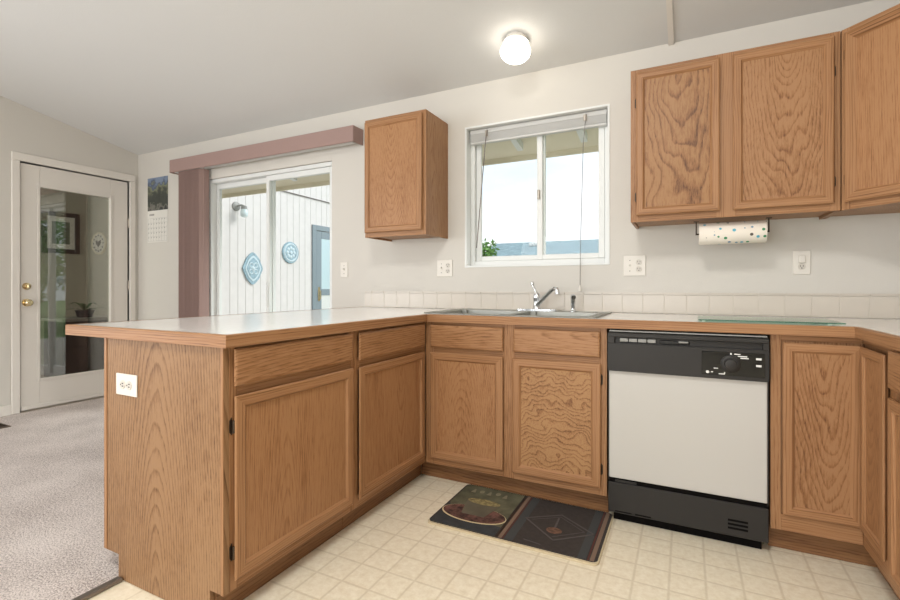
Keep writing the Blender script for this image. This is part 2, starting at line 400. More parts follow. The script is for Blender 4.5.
for q in ((gy0 - e, gy0, gz0 - e, gz1 + e), (gy1, gy1 + e, gz0 - e, gz1 + e), (gy0, gy1, gz0 - e, gz0), (gy0, gy1, gz1, gz1 + e)):
    mb.box(b, b + .007, q[0], q[1], q[2], q[3], .003)
rel(mb, L1).build('glass_moulding', M['white'], d1)
rel(MB().box(XL - .028, XL - .022, gy0, gy1, gz0, gz1), L1).build('glass_pane', M['doorglass'], d1)
rel(MB().box(b, b + .012, -.945, -.1, .02, .055, .004), L1).build('sweep', M['white'], d1)
rel(MB().lathe([(0, .062), (.018, .061), (.027, .052), (.028, .04), (.018, .03), (.012, .02), (.012, .008), (.032, .006), (.033, 0)], (b, -.905, .93), axis='x'), L1).build('door_knob', M['brass'], d1)
rel(MB().lathe([(0, .018), (.012, .018), (.014, .012), (.028, .01), (.031, .004), (.031, 0)], (b, -.905, 1.068), axis='x'), L1).build('deadbolt', M['brass'], d1)
rel(MB().box(b + .016, b + .032, -.909, -.901, 1.056, 1.08, .002), L1).build('thumb_turn', M['brass'], d1)
for z in (.25, 1.08, 1.7):
    rel(MB().tube([(XL + .004, -.0935, z - .045), (XL + .004, -.0935, z + .045)], .006), L1).build('hinge', M['hingew'], d1)
rel(MB().box(XL - .1, XL + .01, -.951, -.092, .0, .016, .003), L1).build('threshold', M['hingew'], d1)

# ---- sliding glass door in the back wall (door_2)
d2 = bpy.data.objects.new('door_2', None); COL.objects.link(d2); d2['kind'] = 'structure'; L2 = ((SX0 + SX1) / 2, .09, 0); d2.location = L2
mb = MB()
fx0, fx1 = SX0 + .002, SX1 - .002
mb.box(fx0, fx0 + .025, .012, .12, .0, SZ - .002, .003); mb.box(fx1 - .012, fx1, .012, .12, .0, SZ - .002, .003)
mb.box(fx0 + .025, fx1 - .012, .012, .12, SZ - .035, SZ - .002, .003); mb.box(fx0 + .025, fx1 - .012, .012, .12, .0, .035, .003)
rel(mb, L2).build('door_frame', M['vinylw'], d2)
def sash(mb, x0, x1, y0, y1, z0, z1, st, rt, bt=None):
    bt = bt or rt
    mb.box(x0, x0 + st, y0, y1, z0, z1, .003); mb.box(x1 - st, x1, y0, y1, z0, z1, .003)
    mb.box(x0 + st, x1 - st, y0, y1, z1 - rt, z1, .003); mb.box(x0 + st, x1 - st, y0, y1, z0, z0 + bt, .003)
    return mb
xm = -1.905
for i, (x0, x1, y0) in enumerate(((fx0 + .026, xm + .02, .066), (xm - .02, fx1 - .013, .028))):
    st = .034
    o = rel(sash(MB(), x0, x1, y0, y0 + .034, .036, SZ - .036, st, .045, .08), L2).build('sliding_sash', M['vinylw'], d2)
    rel(MB().box(x0 + st, x1 - st, y0 + .014, y0 + .02, .116, SZ - .081), L2).build('glass_pane', M['glass'], o)
rel(MB().box(xm - .01, xm + .005, .014, .028, .9, 1.1, .003), L2).build('handle', M['vinylw'], d2)

# ---- window above the sink (window_1)
w1 = bpy.data.objects.new('window_1', None); COL.objects.link(w1); w1['kind'] = 'structure'; L3 = (.42, .11, WZ0); w1.location = L3
mb = MB(); sash(mb, WX0 + .001, WX1 - .001, .07, .139, WZ0 + .001, WZ1 - .001, .03, .035)
rel(mb, L3).build('window_frame', M['vinylw'], w1)
for x0, x1, y0 in ((WX0 + .032, .478, .098), (.43, WX1 - .032, .074)):
    o = rel(sash(MB(), x0, x1, y0, y0 + .022, WZ0 + .037, WZ1 - .037, .036, .032), L3).build('window_sash', M['vinylw'], w1)
    rel(MB().box(x0 + .036, x1 - .036, y0 + .009, y0 + .014, WZ0 + .069, WZ1 - .069), L3).build('glass_pane', M['glass'], o)
rel(MB().box(.434, .452, .062, .074, 1.62, 1.68, .003), L3).build('latch', M['hingew'], w1)
mb = MB(); q_ = .004
mb.box(WX0 - .008, WX1 + .008, -.004, .069, WZ0 - .008, WZ0 + q_, .001); mb.box(WX0 - .008, WX1 + .008, -.004, .069, WZ1 - q_, WZ1 + .008, .001)
mb.box(WX0 - .008, WX0 + q_, -.004, .069, WZ0 + q_, WZ1 - q_, .001); mb.box(WX1 - q_, WX1 + .008, -.004, .069, WZ0 + q_, WZ1 - q_, .001)
struct('trim_6', mb, M['vinylw'])

# ---- eave over both openings: soffit, fascia (roof overhang of the house)
mb = MB()
vs = [(x, y, z) for x in (XL - .3, 3.2) for y, z in ((.14, 2.27), (.80, 2.125), (.80, 2.27), (.14, 2.42))]
mb.add(vs, [[3, 2, 1, 0], [4, 5, 6, 7], [0, 1, 5, 4], [1, 2, 6, 5], [2, 3, 7, 6], [3, 0, 4, 7]])
mb.box(XL - .3, 3.2, .80, .82, 2.085, 2.30)
struct('trim_4', mb, M['soffit'])
mb = MB()
for x in (-2.2, -1.0, .12, .60, 1.5):
    mb.prism([(.15, 2.275), (.62, 2.172), (.62, 2.11), (.15, 2.21)], x, x + .045, axis='x')
struct('trim_5', mb, M['vinylw'])

# ================================================================ CABINETRY
def mitre_frame(mb, x0, x1, z0, z1, yf, fw=.044, th=.018):
    """frame of a door in the xz plane, front facing -y; yf = back plane (front at yf-th)"""
    prof = [(.013, 0), (.0005, .0115), (0, .0135), (.0025, .0165), (.007, th), (fw - .009, th), (fw - .006, th - .003), (fw, .009), (fw, 0)]
    cor = [(x0, z0, 1, 1), (x1, z0, -1, 1), (x1, z1, -1, -1), (x0, z1, 1, -1)]
    for k in range(4):
        a, b = cor[k], cor[(k + 1) % 4]; vs = []
        for c in (a, b):
            for d, h in prof: vs.append(Vector((c[0] + c[2] * d, yf - h, c[1] + c[3] * d)))
        n = len(prof)
        fs = [[i, i + 1, n + i + 1, n + i] for i in range(n - 1)] + [[n - 1, 0, n, 2 * n - 1]]
        mb.add(vs, fs, graincoords(vs, 'x' if k % 2 == 0 else 'z', 'straight'))
def hinge(par, x, z, yf, side=1):
    """small semi-concealed hinge leaf on the face frame beside the door edge"""
    mb = MB(); mb.prism([(x, z - .028), (x + side * .007, z - .018), (x + side * .007, z + .018), (x, z + .028)], yf - .004, yf, axis='y')
    mb.tube([(x, yf - .012, z - .02), (x, yf - .012, z + .02)], .004, 8)
    mb.build('hinge', M['bronze'], par)
def cab_door(par, x0, x1, z0, z1, yf, panel='oak_soft', hside=None, style='cath', fw=.044, hz=None):
    gyf = yf; yf -= .003
    mb = MB(); mitre_frame(mb, x0, x1, z0, z1, yf, fw)
    d = mb.build('door', M['oak'], par)
    p = MB(); p.box(x0 + fw - .002, x1 - fw + .002, yf - .0085, yf - .003, z0 + fw - .002, z1 - fw + .002, 0, 'z', style)
    p.build('panel', M[panel], d)
    if hside:
        hx = x0 if hside < 0 else x1
        for z in (hz or (z0 + .085, z1 - .085)): hinge(d, hx, z, gyf, hside)
    return d
def drawer_front(par, x0, x1, z0, z1, yf, name='drawer_front', style='off'):
    bm = bmesh.new(); mb = MB(); th = .018; yf -= .003
    pr = [(.011, 0, 0), (0, .010, 0), (0, .012, 0), (.003, .016, 0), (.009, th, 0)]
    vs = []; 
    for d, h, _ in pr:
        vs += [Vector((x0 + d, yf - h, z0 + d)), Vector((x1 - d, yf - h, z0 + d)), Vector((x1 - d, yf - h, z1 - d)), Vector((x0 + d, yf - h, z1 - d))]
    fs = [[3, 2, 1, 0], [16, 17, 18, 19]]
    for k in range(4):
        for i in range(4): fs.append([4 * k + i, 4 * k + (i + 1) % 4, 4 * k + 4 + (i + 1) % 4, 4 * k + 4 + i])
    bm.free(); mb.add(vs, fs, graincoords(vs, 'x', style)); return mb.build(name, M['oak'], par)
def face_frame(par, w, z0, z1, stiles, rails, y0=0, th=.018, name='face_frame'):
    """stiles: (x0,x1); rails: (x0,x1,z0,z1)"""
    mb = MB()
    for a, b in stiles: mb.box(a, b, y0, y0 + th, z0, z1, .001, 'z', rnd.choice(('straight', 'off')))
    for a, b, c, d in rails: mb.box(a, b, y0 + .0005, y0 + th, c, d, .001, 'x', 'straight')
    return mb.build(name, M['oak'], par)

# local frame of every base cabinet: front face plane y=0, x to the right, depth to +y
TK = .1
def base_body(par, w, left_end=False):
    mb = MB(); d = .585 if not left_end else .585
    mb.box(.002 if not left_end else .018, w - .002, .0185, d, TK, .872, 0, 'z')
    mb.build('carcass', M['oak_toe'], par)
    mb = MB(); mb.box(0.002 if not left_end else .018, w - .001 + (0 if left_end or par.rotation_euler.z < 0 else .058), .06, .075, 0.001, TK, 0, 'x', 'off'); mb.build('toe_kick', M['oak_toe'], par)

# peninsula cabinets: local x -> world +y, local y -> world -x
PY = -1.872
P1 = thing('base_cabinet', 'oak base cabinet at the free end of the peninsula, wide door with two dark hinges', 'cabinet', (0, PY, 0), R(90), 'peninsula base cabinets')
w1_ = .636
base_body(P1, w1_, True)
face_frame(P1, w1_, TK, .875, [(.019, .05), (w1_ - .02, w1_)], [(.05, w1_ - .02, TK, .15), (.05, w1_ - .02, .70, .75), (.05, w1_ - .02, .845, .875)])
cab_door(P1, .026, .614, .138, .718, 0, 'oak_soft', -1, 'off', hz=(.225, .622))
drawer_front(P1, .026, .610, .748, .866, 0)
# end panel with notched toe corners (faces the camera side)
mb = MB()
pts = [(-.0, TK), (-.0, .875), (.656, .875), (.656, .088), (.566, .088), (.566, 0.001), (.066, 0.001), (.066, TK)]
vs = [Vector((x, y, z)) for x in (0.0, .018) for (y, z) in pts]
n = len(pts); mb.add(vs, [list(range(n)), list(range(n, 2 * n))[::-1]] + [[i, (i + 1) % n, n + (i + 1) % n, n + i] for i in range(n)], graincoords(vs, 'z', 'cath'))
mb.build('end_panel', M['oak_veneer'], P1)
MB().box(-.003, 0, .001, .013, TK, .874, .001, 'z').build('edge_strip', M['oak'], P1); MB().box(-.003, 0, .638, .655, .09, .874, .001, 'z').build('edge_strip', M['oak'], P1)
mb = MB(); mb.box(.019, w1_, .586, .656, .09, .872, 0, 'z'); mb.box(.018, w1_, .55, .565, .001, .09, 0, 'x'); mb.build('back_panel', M['oak_veneer'], P1)
P2 = thing('base_cabinet', 'oak base cabinet of the peninsula nearest the inside corner, narrower door without visible hinges', 'cabinet', (0, PY + w1_, 0), R(90), 'peninsula base cabinets')
w2_ = 1.262 - w1_
base_body(P2, w2_)
face_frame(P2, w2_, TK, .875, [(0, .03), (w2_ - .02, w2_)], [(.03, w2_ - .02, TK, .15), (.03, w2_ - .02, .70, .75), (.03, w2_ - .02, .845, .875)])
cab_door(P2, .020, .59, .138, .714, 0, 'oak_soft', None, 'off')
drawer_front(P2, .020, .595, .743, .864, 0)
mb = MB(); mb.box(0.001, w2_ + .6, .586, .656, .09, .872, 0, 'z'); mb.box(.001, w2_ + .6, .55, .565, .001, .09, 0, 'x'); mb.build('back_panel', M['oak_veneer'], P2)

# back run: sink base
FY = -.61
SB = thing('sink_base_cabinet', 'oak base cabinet under the sink with two doors and two drawer fronts', 'cabinet', (.002, FY, 0))
ws = .958
mb = MB(); mb.box(.0, ws - .004, .02, .60, TK, .12, 0, 'x'); mb.box(0, .016, .02, .60, .12, .875, 0, 'z'); mb.box(ws - .02, ws - .004, .02, .60, .12, .875, 0, 'z'); mb.box(.016, ws - .02, .585, .60, .12, .7, 0, 'z')
mb.box(.016, ws - .02, .02, .026, .12, .72, 0, 'z')
mb.build('carcass', M['oak_toe'], SB)
mb = MB(); mb.box(-.06, ws - .002, .06, .075, .001, TK, 0, 'x', 'off'); mb.build('toe_kick', M['oak_toe'], SB)
face_frame(SB, ws, TK, .875, [(0.0, .05), (.452, .512), (ws - .035, ws - .002)],
           [(.05, .452, TK, .15), (.512, ws - .035, TK, .15), (.05, .452, .70, .75), (.512, ws - .035, .70, .75), (.05, .452, .845, .875), (.512, ws - .035, .845, .875)])
cab_door(SB, .038, .456, .137, .71, 0, 'oak_soft', None)
cab_door(SB, .506, .931, .137, .708, 0, 'oak_zig', 1, 'zig', hz=(.222, .634))
drawer_front(SB, .038, .456, .736, .857, 0); drawer_front(SB, .511, .928, .738, .855, 0)

# lazy-susan corner cabinet
CX0 = 1.584
CC = thing('corner_base_cabinet', 'oak corner base cabinet with a two-leaf folding door beside the dishwasher', 'cabinet', (CX0, FY, 0))
mb = MB(); mb.box(0.0, .885, .02, .60, TK, .872, 0, 'z'); mb.box(.308, .885, -.295, .02, TK, .872, 0, 'z'); mb.build('carcass', M['oak_toe'], CC)
mb = MB(); mb.box(0, .345, .06, .075, .001, TK, 0, 'x', 'off'); mb.box(.345, .36, -.295, .075, .001, TK, 0, 'y', 'off'); mb.build('toe_kick', M['oak_toe'], CC)
mb = MB(); mb.box(.0, .035, 0, .018, TK, .875, .001, 'z', 'off'); mb.box(.035, .288, 0.0005, .018, TK, .165, .001, 'x'); mb.box(.035, .288, 0.0005, .018, .85, .875, .001, 'x')
mb.box(.2885, .3065, -.262, .018, TK, .165, .001, 'y'); mb.box(.2885, .3065, -.262, .018, .85, .875, .001, 'y'); mb.box(.288, .307, -.295, -.262, TK, .875, .001, 'z')
mb.box(.037, .288, .008, .018, .165, .85, 0, 'z'); mb.box(.297, .3065, -.262, .018, .165, .85, 0, 'z')
mb.build('face_frame', M['oak'], CC)
cab_door(CC, .039, .284, .17, .843, 0, 'oak_fine', None, fw=.038)
m2 = MB(); mitre_frame(m2, -.238, .006, .17, .843, 0, .038)     # second leaf: build then rotate -90
def rot_leaf(mb_):
    for i, v in enumerate(mb_.v): mb_.v[i] = (.288 + v[1], -.016 - v[0] - .0 , v[2])
    return mb_
m2 = MB(); mitre_frame(m2, .008, .242, .17, .843, 0, .038); d = rot_leaf(m2).build('door', M['oak'], CC)
p = MB(); p.box(.044, .206, -.0085, -.003, .206, .807, 0, 'z', 'cath'); rot_leaf(p).build('panel', M['oak_soft'], d)

RC = thing('base_cabinet', 'oak base cabinet on the right wall, cut off by the right edge of the photo', 'cabinet', (1.87, FY - .297, 0), R(-90), 'right-wall base cabinets')
base_body(RC, .6)
face_frame(RC, .6, TK, .875, [(0, .03), (.57, .6)], [(.03, .57, TK, .15), (.03, .57, .70, .75), (.03, .57, .845, .875)])
cab_door(RC, .012, .585, .138, .714, 0, 'oak_soft', None, 'off')
drawer_front(RC, .012, .585, .743, .864, 0)

# ---- wall cabinets
def wall_cab(par, w, h, dep, doors, stiles, left_vis=True, right_vis=True, hinges=(), hz=None, panels=(), styles=()):
    """local: face frame plane y=0 (front -y), z from 0 to h"""
    mb = MB()
    mb.box(0, .014, .019, dep, 0, h, .001, 'z', 'off'); mb.box(w - .014, w, .019, dep, 0, h, .001, 'z', 'off')
    mb.box(.014, w - .014, .019, dep, h - .014, h, 0, 'x'); mb.box(.014, w - .014, .019, dep, .012, .024, 0, 'x'); mb.box(.014, w - .014, dep - .006, dep, .024, h - .014, 0, 'z')
    mb.build('carcass', M['oak_fine'], par)
    rails = []
    s = sorted(stiles)
    for (a, b), (c, d) in zip(s[:-1], s[1:]): rails += [(b, c, 0, .04), (b, c, h - .04, h)]
    face_frame(par, w, 0, h, s, rails)
    mb = MB(); mb.box(.014, w - .014, .019, .024, .03, h - .03, 0, 'z'); mb.build('inner_board', M['oak_toe'], par)
    for i, (a, b) in enumerate(doors):
        cab_door(par, a, b, .03, h - .022, 0, panels[i], hinges[i], styles[i], fw=.04, hz=hz)
UZ = 1.391
U1 = thing('wall_cabinet', 'oak double-door wall cabinet above the dishwasher with bold cathedral grain on its left door', 'cabinet', (1.03, -.305, UZ))
wall_cab(U1, .846, .771, .304, [(.027, .394), (.447, .822)], [(0, .04), (.38, .46), (.81, .846)], hinges=(-1, 1), hz=(.125, .6),
         panels=('oak_bold', 'oak_fine'), styles=('cath', 'cath'))
U2 = thing('wall_cabinet', 'small oak single-door wall cabinet between the sliding door and the sink window', 'cabinet', (-.636, -.305, UZ))
wall_cab(U2, .468, .782, .304, [(.008, .446)], [(0, .035), (.433, .468)], hinges=(None,), panels=('oak_soft',), styles=('cath',))
# diagonal corner wall cabinet
U3 = thing('corner_wall_cabinet', 'oak wall cabinet set diagonally across the right corner', 'cabinet', (1.878, -.305, UZ), R(-45))
c45 = math.sqrt(.5); dl = .298 / c45
def to_loc(x, y): # world offset from U3 origin to local
    x -= 1.878; y += .305; return (x * c45 - y * c45, x * c45 + y * c45)
foot = [to_loc(*q) for q in ((1.888, -.291), (1.888, -.001), (2.479, -.001), (2.479, -.601), (2.186, -.601))]
mb = MB(); mb.prism(foot, .012, .771, grain='z'); mb.build('carcass', M['oak_fine'], U3)
mb = MB(); mb.prism([to_loc(*q) for q in ((1.879, -.300), (1.879, -.002), (1.887, -.002), (1.887, -.292))], 0, .771, grain='z'); mb.build('side_panel', M['oak'], U3)
face_frame(U3, dl, 0, .771, [(0.001, .035), (dl - .035, dl - .001)], [(.035, dl - .035, 0, .04), (.035, dl - .035, .731, .771)])
cab_door(U3, .022, dl - .022, .03, .749, 0, 'oak_soft', -1, 'off', fw=.045, hz=(.125, .655))

# ---- countertop
CT = thing('countertop', 'pale laminate countertop with oak edging running round the kitchen and over the peninsula', 'countertop', (0, 0, .876))
def ctr(mb, name, m, par=CT): return rel(mb, (0, 0, .876)).build(name, m, par)
zt0, zt1 = .876, .914
mb = MB(); e = .018
SKX0, SKX1, SKY0, SKY1 = .01, .875, -.552, -.085      # sink cut-out
mb.box(-.896 + e, .03 - e, -1.889 + e, -.001, zt0, zt1)                   # peninsula
mb.box(.03 - e, SKX1, SKY1, -.001, zt0, zt1); mb.box(.03 - e, SKX0 + .002, SKY0, SKY1, zt0, zt1) if SKX0 > .012 else None
mb.box(.03 - e, 1.84 + e, -.64 + e, SKY0, zt0, zt1)
mb.box(SKX1, 1.84 + e, SKY0, -.001, zt0, zt1)
mb.box(1.84 + e, XR - .001, -1.5, -.001, zt0, zt1)
ctr(mb, 'laminate_top', M['lam'])
def nosing(p, q, m0, m1, grain):
    """oak strip between outer corners p,q (xy); m0,m1 inner points for mitres"""
    mb = MB(); zz = (zt0 - .001, zt1 + .0005)
    mb.prism([p, q, m1, m0], zz[0], zz[1] - .003, grain=grain)
    # eased top arris
    mb_ = [(p, q, m1, m0)]
    sh = .003
    def lerp(a, b, t): return (a[0] + (b[0] - a[0]) * t, a[1] + (b[1] - a[1]) * t)
    t = sh / e
    vs = [Vector((*p, zz[1] - .003)), Vector((*q, zz[1] - .003)), Vector((*m1, zz[1] - .003)), Vector((*m0, zz[1] - .003)),
          Vector((*lerp(p, m0, t), zz[1])), Vector((*lerp(q, m1, t), zz[1])), Vector((*m1, zz[1])), Vector((*m0, zz[1]))]
    mb.add(vs, [[4, 5, 6, 7], [0, 1, 5, 4], [1, 2, 6, 5], [3, 0, 4, 7]], graincoords(vs, grain, 'straight'))
    return mb
A0, A1 = (-.896, -1.889), (.03, -1.889); A2 = (.03, -.64); A3 = (1.84, -.64); A4 = (1.84, -1.5); A5 = (-.896, -.001)
I = lambda p, dx, dy: (p[0] + dx * e, p[1] + dy * e)
ctr(nosing(A0, A1, I(A0, 1, 1), I(A1, -1, 1), 'x'), 'edge_strip', M['oak'])
ctr(nosing(A1, A2, I(A1, -1, 1), I(A2, -1, 1), 'y'), 'edge_strip', M['oak'])
ctr(nosing(A2, A3, I(A2, -1, 1), I(A3, 1, 1), 'x'), 'edge_strip', M['oak'])
ctr(nosing(A3, A4, I(A3, 1, 1), I(A4, 1, 0), 'y'), 'edge_strip', M['oak'])
ctr(nosing(A5, A0, I(A5, 1, 0), I(A0, 1, 1), 'y'), 'edge_strip', M['oak'])

# ---- backsplash: one row of tiles with a cap
mb = MB(); mb.box(-.862, XR - .001, -.006, -.0005, .915, 1.03, mi=1)
x = 1.394 - .1095 * 21
while x < XR:
    a, b = max(x + .0012, -.862), min(x + .1083, XR - .002)
    if b - a > .01: mb.box(a, b, -.008, -.005, .9165, 1.017, .001)
    a, b = max(x + .0012, -.862), min(x + .1083, XR - .002)
    if b - a > .01: mb.box(a, b, -.013, -.005, 1.019, 1.031, .003, seg=2)
    x += .1095
o = mb.build('backsplash', [M['tile'], M['grout']]); base(o, (.8, 0, .915))
tag(o, 'single row of cream ceramic tiles along the wall behind the countertop', 'backsplash')

# ---- sink
SK = thing('kitchen_sink', 'stainless steel double-bowl sink set in the countertop under the window', 'sink', (.44, -.32, .914))
LS = (.44, -.32, .914); rx0, rx1, ry0, ry1 = -.02, .905, -.585, -.065
bowls = [(.03, .43, -.54, -.17), (.47, .855, -.54, -.17)]
mb = MB(); zr = .9185
xs = [rx0, bowls[0][0], bowls[0][1], bowls[1][0], bowls[1][1], rx1]; ys = [ry0, -.54, -.17, ry1]
for i in range(5):
    for j in range(3):
        if j == 1 and i in (1, 3): continue
        mb.add([(xs[i], ys[j], zr), (xs[i + 1], ys[j], zr), (xs[i + 1], ys[j + 1], zr), (xs[i], ys[j + 1], zr)], [[0, 1, 2, 3]])
for (ax, ay, bx, by) in ((rx0, ry0, rx1, ry0), (rx1, ry0, rx1, ry1), (rx1, ry1, rx0, ry1), (rx0, ry1, rx0, ry0)):
    mb.add([(ax, ay, zr), (bx, by, zr), (bx, by, .9145), (ax, ay, .9145)], [[0, 1, 2, 3]])
mb.tube([(rx0, ry0, zr), (rx1, ry0, zr), (rx1, ry1, zr), (rx0, ry1, zr), (rx0, ry0, zr)], .0035, 6)
rel(mb, LS).build('rim', M['steel'], SK)
for x0, x1, y0, y1 in bowls:
    bm = bmesh.new(); bmesh.ops.create_cube(bm, size=1)
    for v in bm.verts:
        tp = v.co.z > 0; k = 0 if tp else .02
        v.co = ((x0 + k if v.co.x < 0 else x1 - k), (y0 + k if v.co.y < 0 else y1 - k), (zr if tp else .75))
    top = [f for f in bm.faces if all(v.co.z > .9 for v in f.verts)]; bmesh.ops.delete(bm, geom=top, context='FACES_ONLY')
    ed = [e_ for e_ in bm.edges if not e_.is_boundary]
    bmesh.ops.bevel(bm, geom=ed, offset=.03, segments=4, affect='EDGES')
    mb = MB(); mb.frombm(bm, smooth=True); rel(mb, LS).build('bowl', M['steel'], SK)
    mb = MB().lathe([(0, .003), (.03, .003), (.042, .006), (.044, .002)], ((x0 + x1) / 2, (y0 + y1) / 2, .7505)); rel(mb, LS).build('drain', M['chrome'], SK)

# ---- faucet and sprayer
FX, FYY = .485, -.118
FA = thing('kitchen_faucet', 'chrome kitchen faucet with raised lever handle and angled spout behind the sink', 'faucet', (FX, FYY, .9185))
mb = MB()
ov = [(.125 * math.cos(t) * (1 if abs(math.cos(t)) < .99 else 1), .028 * math.sin(t)) for t in [2 * math.pi * k / 28 for k in range(28)]]
ov = [(max(-.12, min(.12, x_ * 1.15)), y_) for x_, y_ in ov]
mb.prism(ov, .001, .012, smooth=False); mb.build('base_plate', M['chrome'], FA)
MB().lathe([(.026, .012), (.024, .02), (.02, .03), (.02, .07), (.022, .075), (.022, .095), (.014, .107), (0, .11)]).build('body', M['chrome'], FA)
mb = MB(); mb.tube([(.004, -.012, .035), (.055, -.042, .08), (.105, -.072, .122), (.125, -.084, .134), (.143, -.095, .132), (.148, -.098, .116), (.148, -.098, .104)], [.0125, .012, .011, .0115, .0125, .013, .013], 12)
mb.build('spout', M['chrome'], FA)
mb = MB(); mb.tube([(0, 0, .10), (-.012, .004, .125), (-.028, .01, .155)], [.012, .008, .007], 10); mb.lathe([(0, .013), (.01, .009), (.013, 0), (.01, -.009), (0, -.013)], (-.03, .011, .163), 14)
mb.build('lever_handle', M['chrome'], FA)
SP = thing('sink_sprayer', 'small chrome pull-out sprayer to the right of the faucet', 'sprayer', (.70, -.118, .9185))
MB().lathe([(.021, .0005), (.021, .006), (.014, .012), (.013, .02), (0, .02)]).build('collar', M['chrome'], SP)
mb = MB(); mb.tube([(0, 0, .02), (0, 0, .05), (0, -.003, .075), (.004, -.014, .088), (.008, -.026, .084)], [.010, .013, .014, .015, .013], 12); mb.build('spray_head', M['chrome'], SP)
mb = MB(); mb.tube([(0, .012, .08), (.001, .014, .055)], .003, 6); mb.build('trigger', M['chrome'], SP)

# ---- glass cutting board
mb = MB(); mb.box(1.33, 1.825, -.598, -.31, .9195, .925, .0015)
o = base(mb.build('glass_cutting_board', M['board']), (1.565, -.45, .914)); tag(o, 'thin green-edged glass cutting board lying on the countertop above the dishwasher', 'cutting board')
for px_, py_ in ((1.35, -.58), (1.78, -.58), (1.35, -.33), (1.78, -.33)):
    MB().lathe([(0, .0055), (.007, .0055), (.007, 0.0005), (0, 0.0005)], (px_ - 1.565, py_ + .45, 0), 10).build('rubber_foot', M['plate'], o)

# ---- dishwasher
DX0, DX1 = .966, 1.576
DW = thing('dishwasher', 'black dishwasher with a plain off-white door panel, control dial and vent slots', 'dishwasher', (DX0, -.628, 0))
W = DX1 - DX0
MB().box(.006, W - .006, .03, .58, .05, .868).build('body', M['black'], DW)
mb = MB(); mb.box(.004, W - .004, 0.0, .03, .20, .686, .003); mb.build('door_panel', M['dwwhite'], DW)
MB().box(0, .004, .004, .03, .19, .69).build('door_edge', M['black'], DW); MB().box(W - .004, W, .004, .03, .19, .69).build('door_edge', M['black'], DW)
mb = MB()  # control panel with a recessed handle channel along its top
mb.box(0, W, -.022, .03, .686, .812, .004, seg=2); mb.box(0, W, -.022, .03, .838, .858, .003); mb.box(0, .03, -.022, .03, .81, .84, .002); mb.box(W - .022, W, -.022, .03, .81, .84, .002)
mb.box(.02, W - .02, -.004, .03, .81, .84)
cp = mb.build('control_panel', M['black'], DW)
MB().box(.006, W - .006, -.012, .02, .8625, .8675).build('top_strip', M['greyplastic'], DW)
for k in range(4):
    MB().box(.052 + k * .038, .086 + k * .038, -.014, -.004, .818, .834, .002).build('button', M['greyplastic'], cp)
MB().box(.215, .33, -.010, -.004, .816, .832, .002).build('latch_lever', M['blackgloss'], cp)
MB().box(.288, .325, -.013, -.0095, .824, .831, .001).build('latch_tip', M['greyplastic'], cp)
MB().box(.375, W - .015, -.0245, -.0215, .702, .798, .001).build('dial_plate', M['blackgloss'], cp)
dl_ = MB(); dl_.lathe([(.036, -.0245), (.036, -.03), (.031, -.034), (.024, -.034), (.022, -.05), (.018, -.052), (0, -.052)], (.478, 0, .75), axis='y', n=32); dl_.build('dial', M['black'], cp)
mb = MB()
for (a, b, c, d) in ((.476, .482, .788, .795), (.49, .512, .789, .793), (.503, .535, .781, .785), (.512, .54, .774, .778), (.565, .583, .772, .780), (.565, .583, .745, .753),
                     (.418, .434, .728, .7315), (.436, .458, .706, .710), (.455, .459, .71, .716), (.408, .416, .712, .716)):
    MB().box(a, b, -.0262, -.0244, c, d).build('printed_marking', M['print_'], cp)
mb.lathe([(0, -.0262), (.006, -.0262), (.006, -.0244)], (.396, 0, .713), axis='y', n=12)
mb.build('printed_marking', M['print_'], cp)
mb = MB(); mb.box(0.004, W - .004, .004, .03, .175, .20); mb.build('door_gap', M['dark'], DW)
mb = MB(); mb.box(.03, .12, -.002, .004, .184, .194, .001); mb.build('lower_latch', M['black'], DW)
mb = MB(); mb.box(0, W, -.004, .02, .045, .18, .003)
lp = mb.build('lower_panel', M['black'], DW)
for k in range(3): MB().box(W - .14, W - .07, -.0055, -.0035, .075 + k * .016, .083 + k * .016).build('vent_slot', M['dark'], lp)
MB().box(.03, .10, -.0055, -.0035, .052, .056).build('vent_slot', M['dark'], lp); MB().box(.115, .18, -.0055, -.0035, .052, .057).build('vent_slot', M['dark'], lp)
mb = MB(); mb.box(.02, W - .02, .03, .045, .001, .05); mb.build('kick_plate', M['dark'], DW)

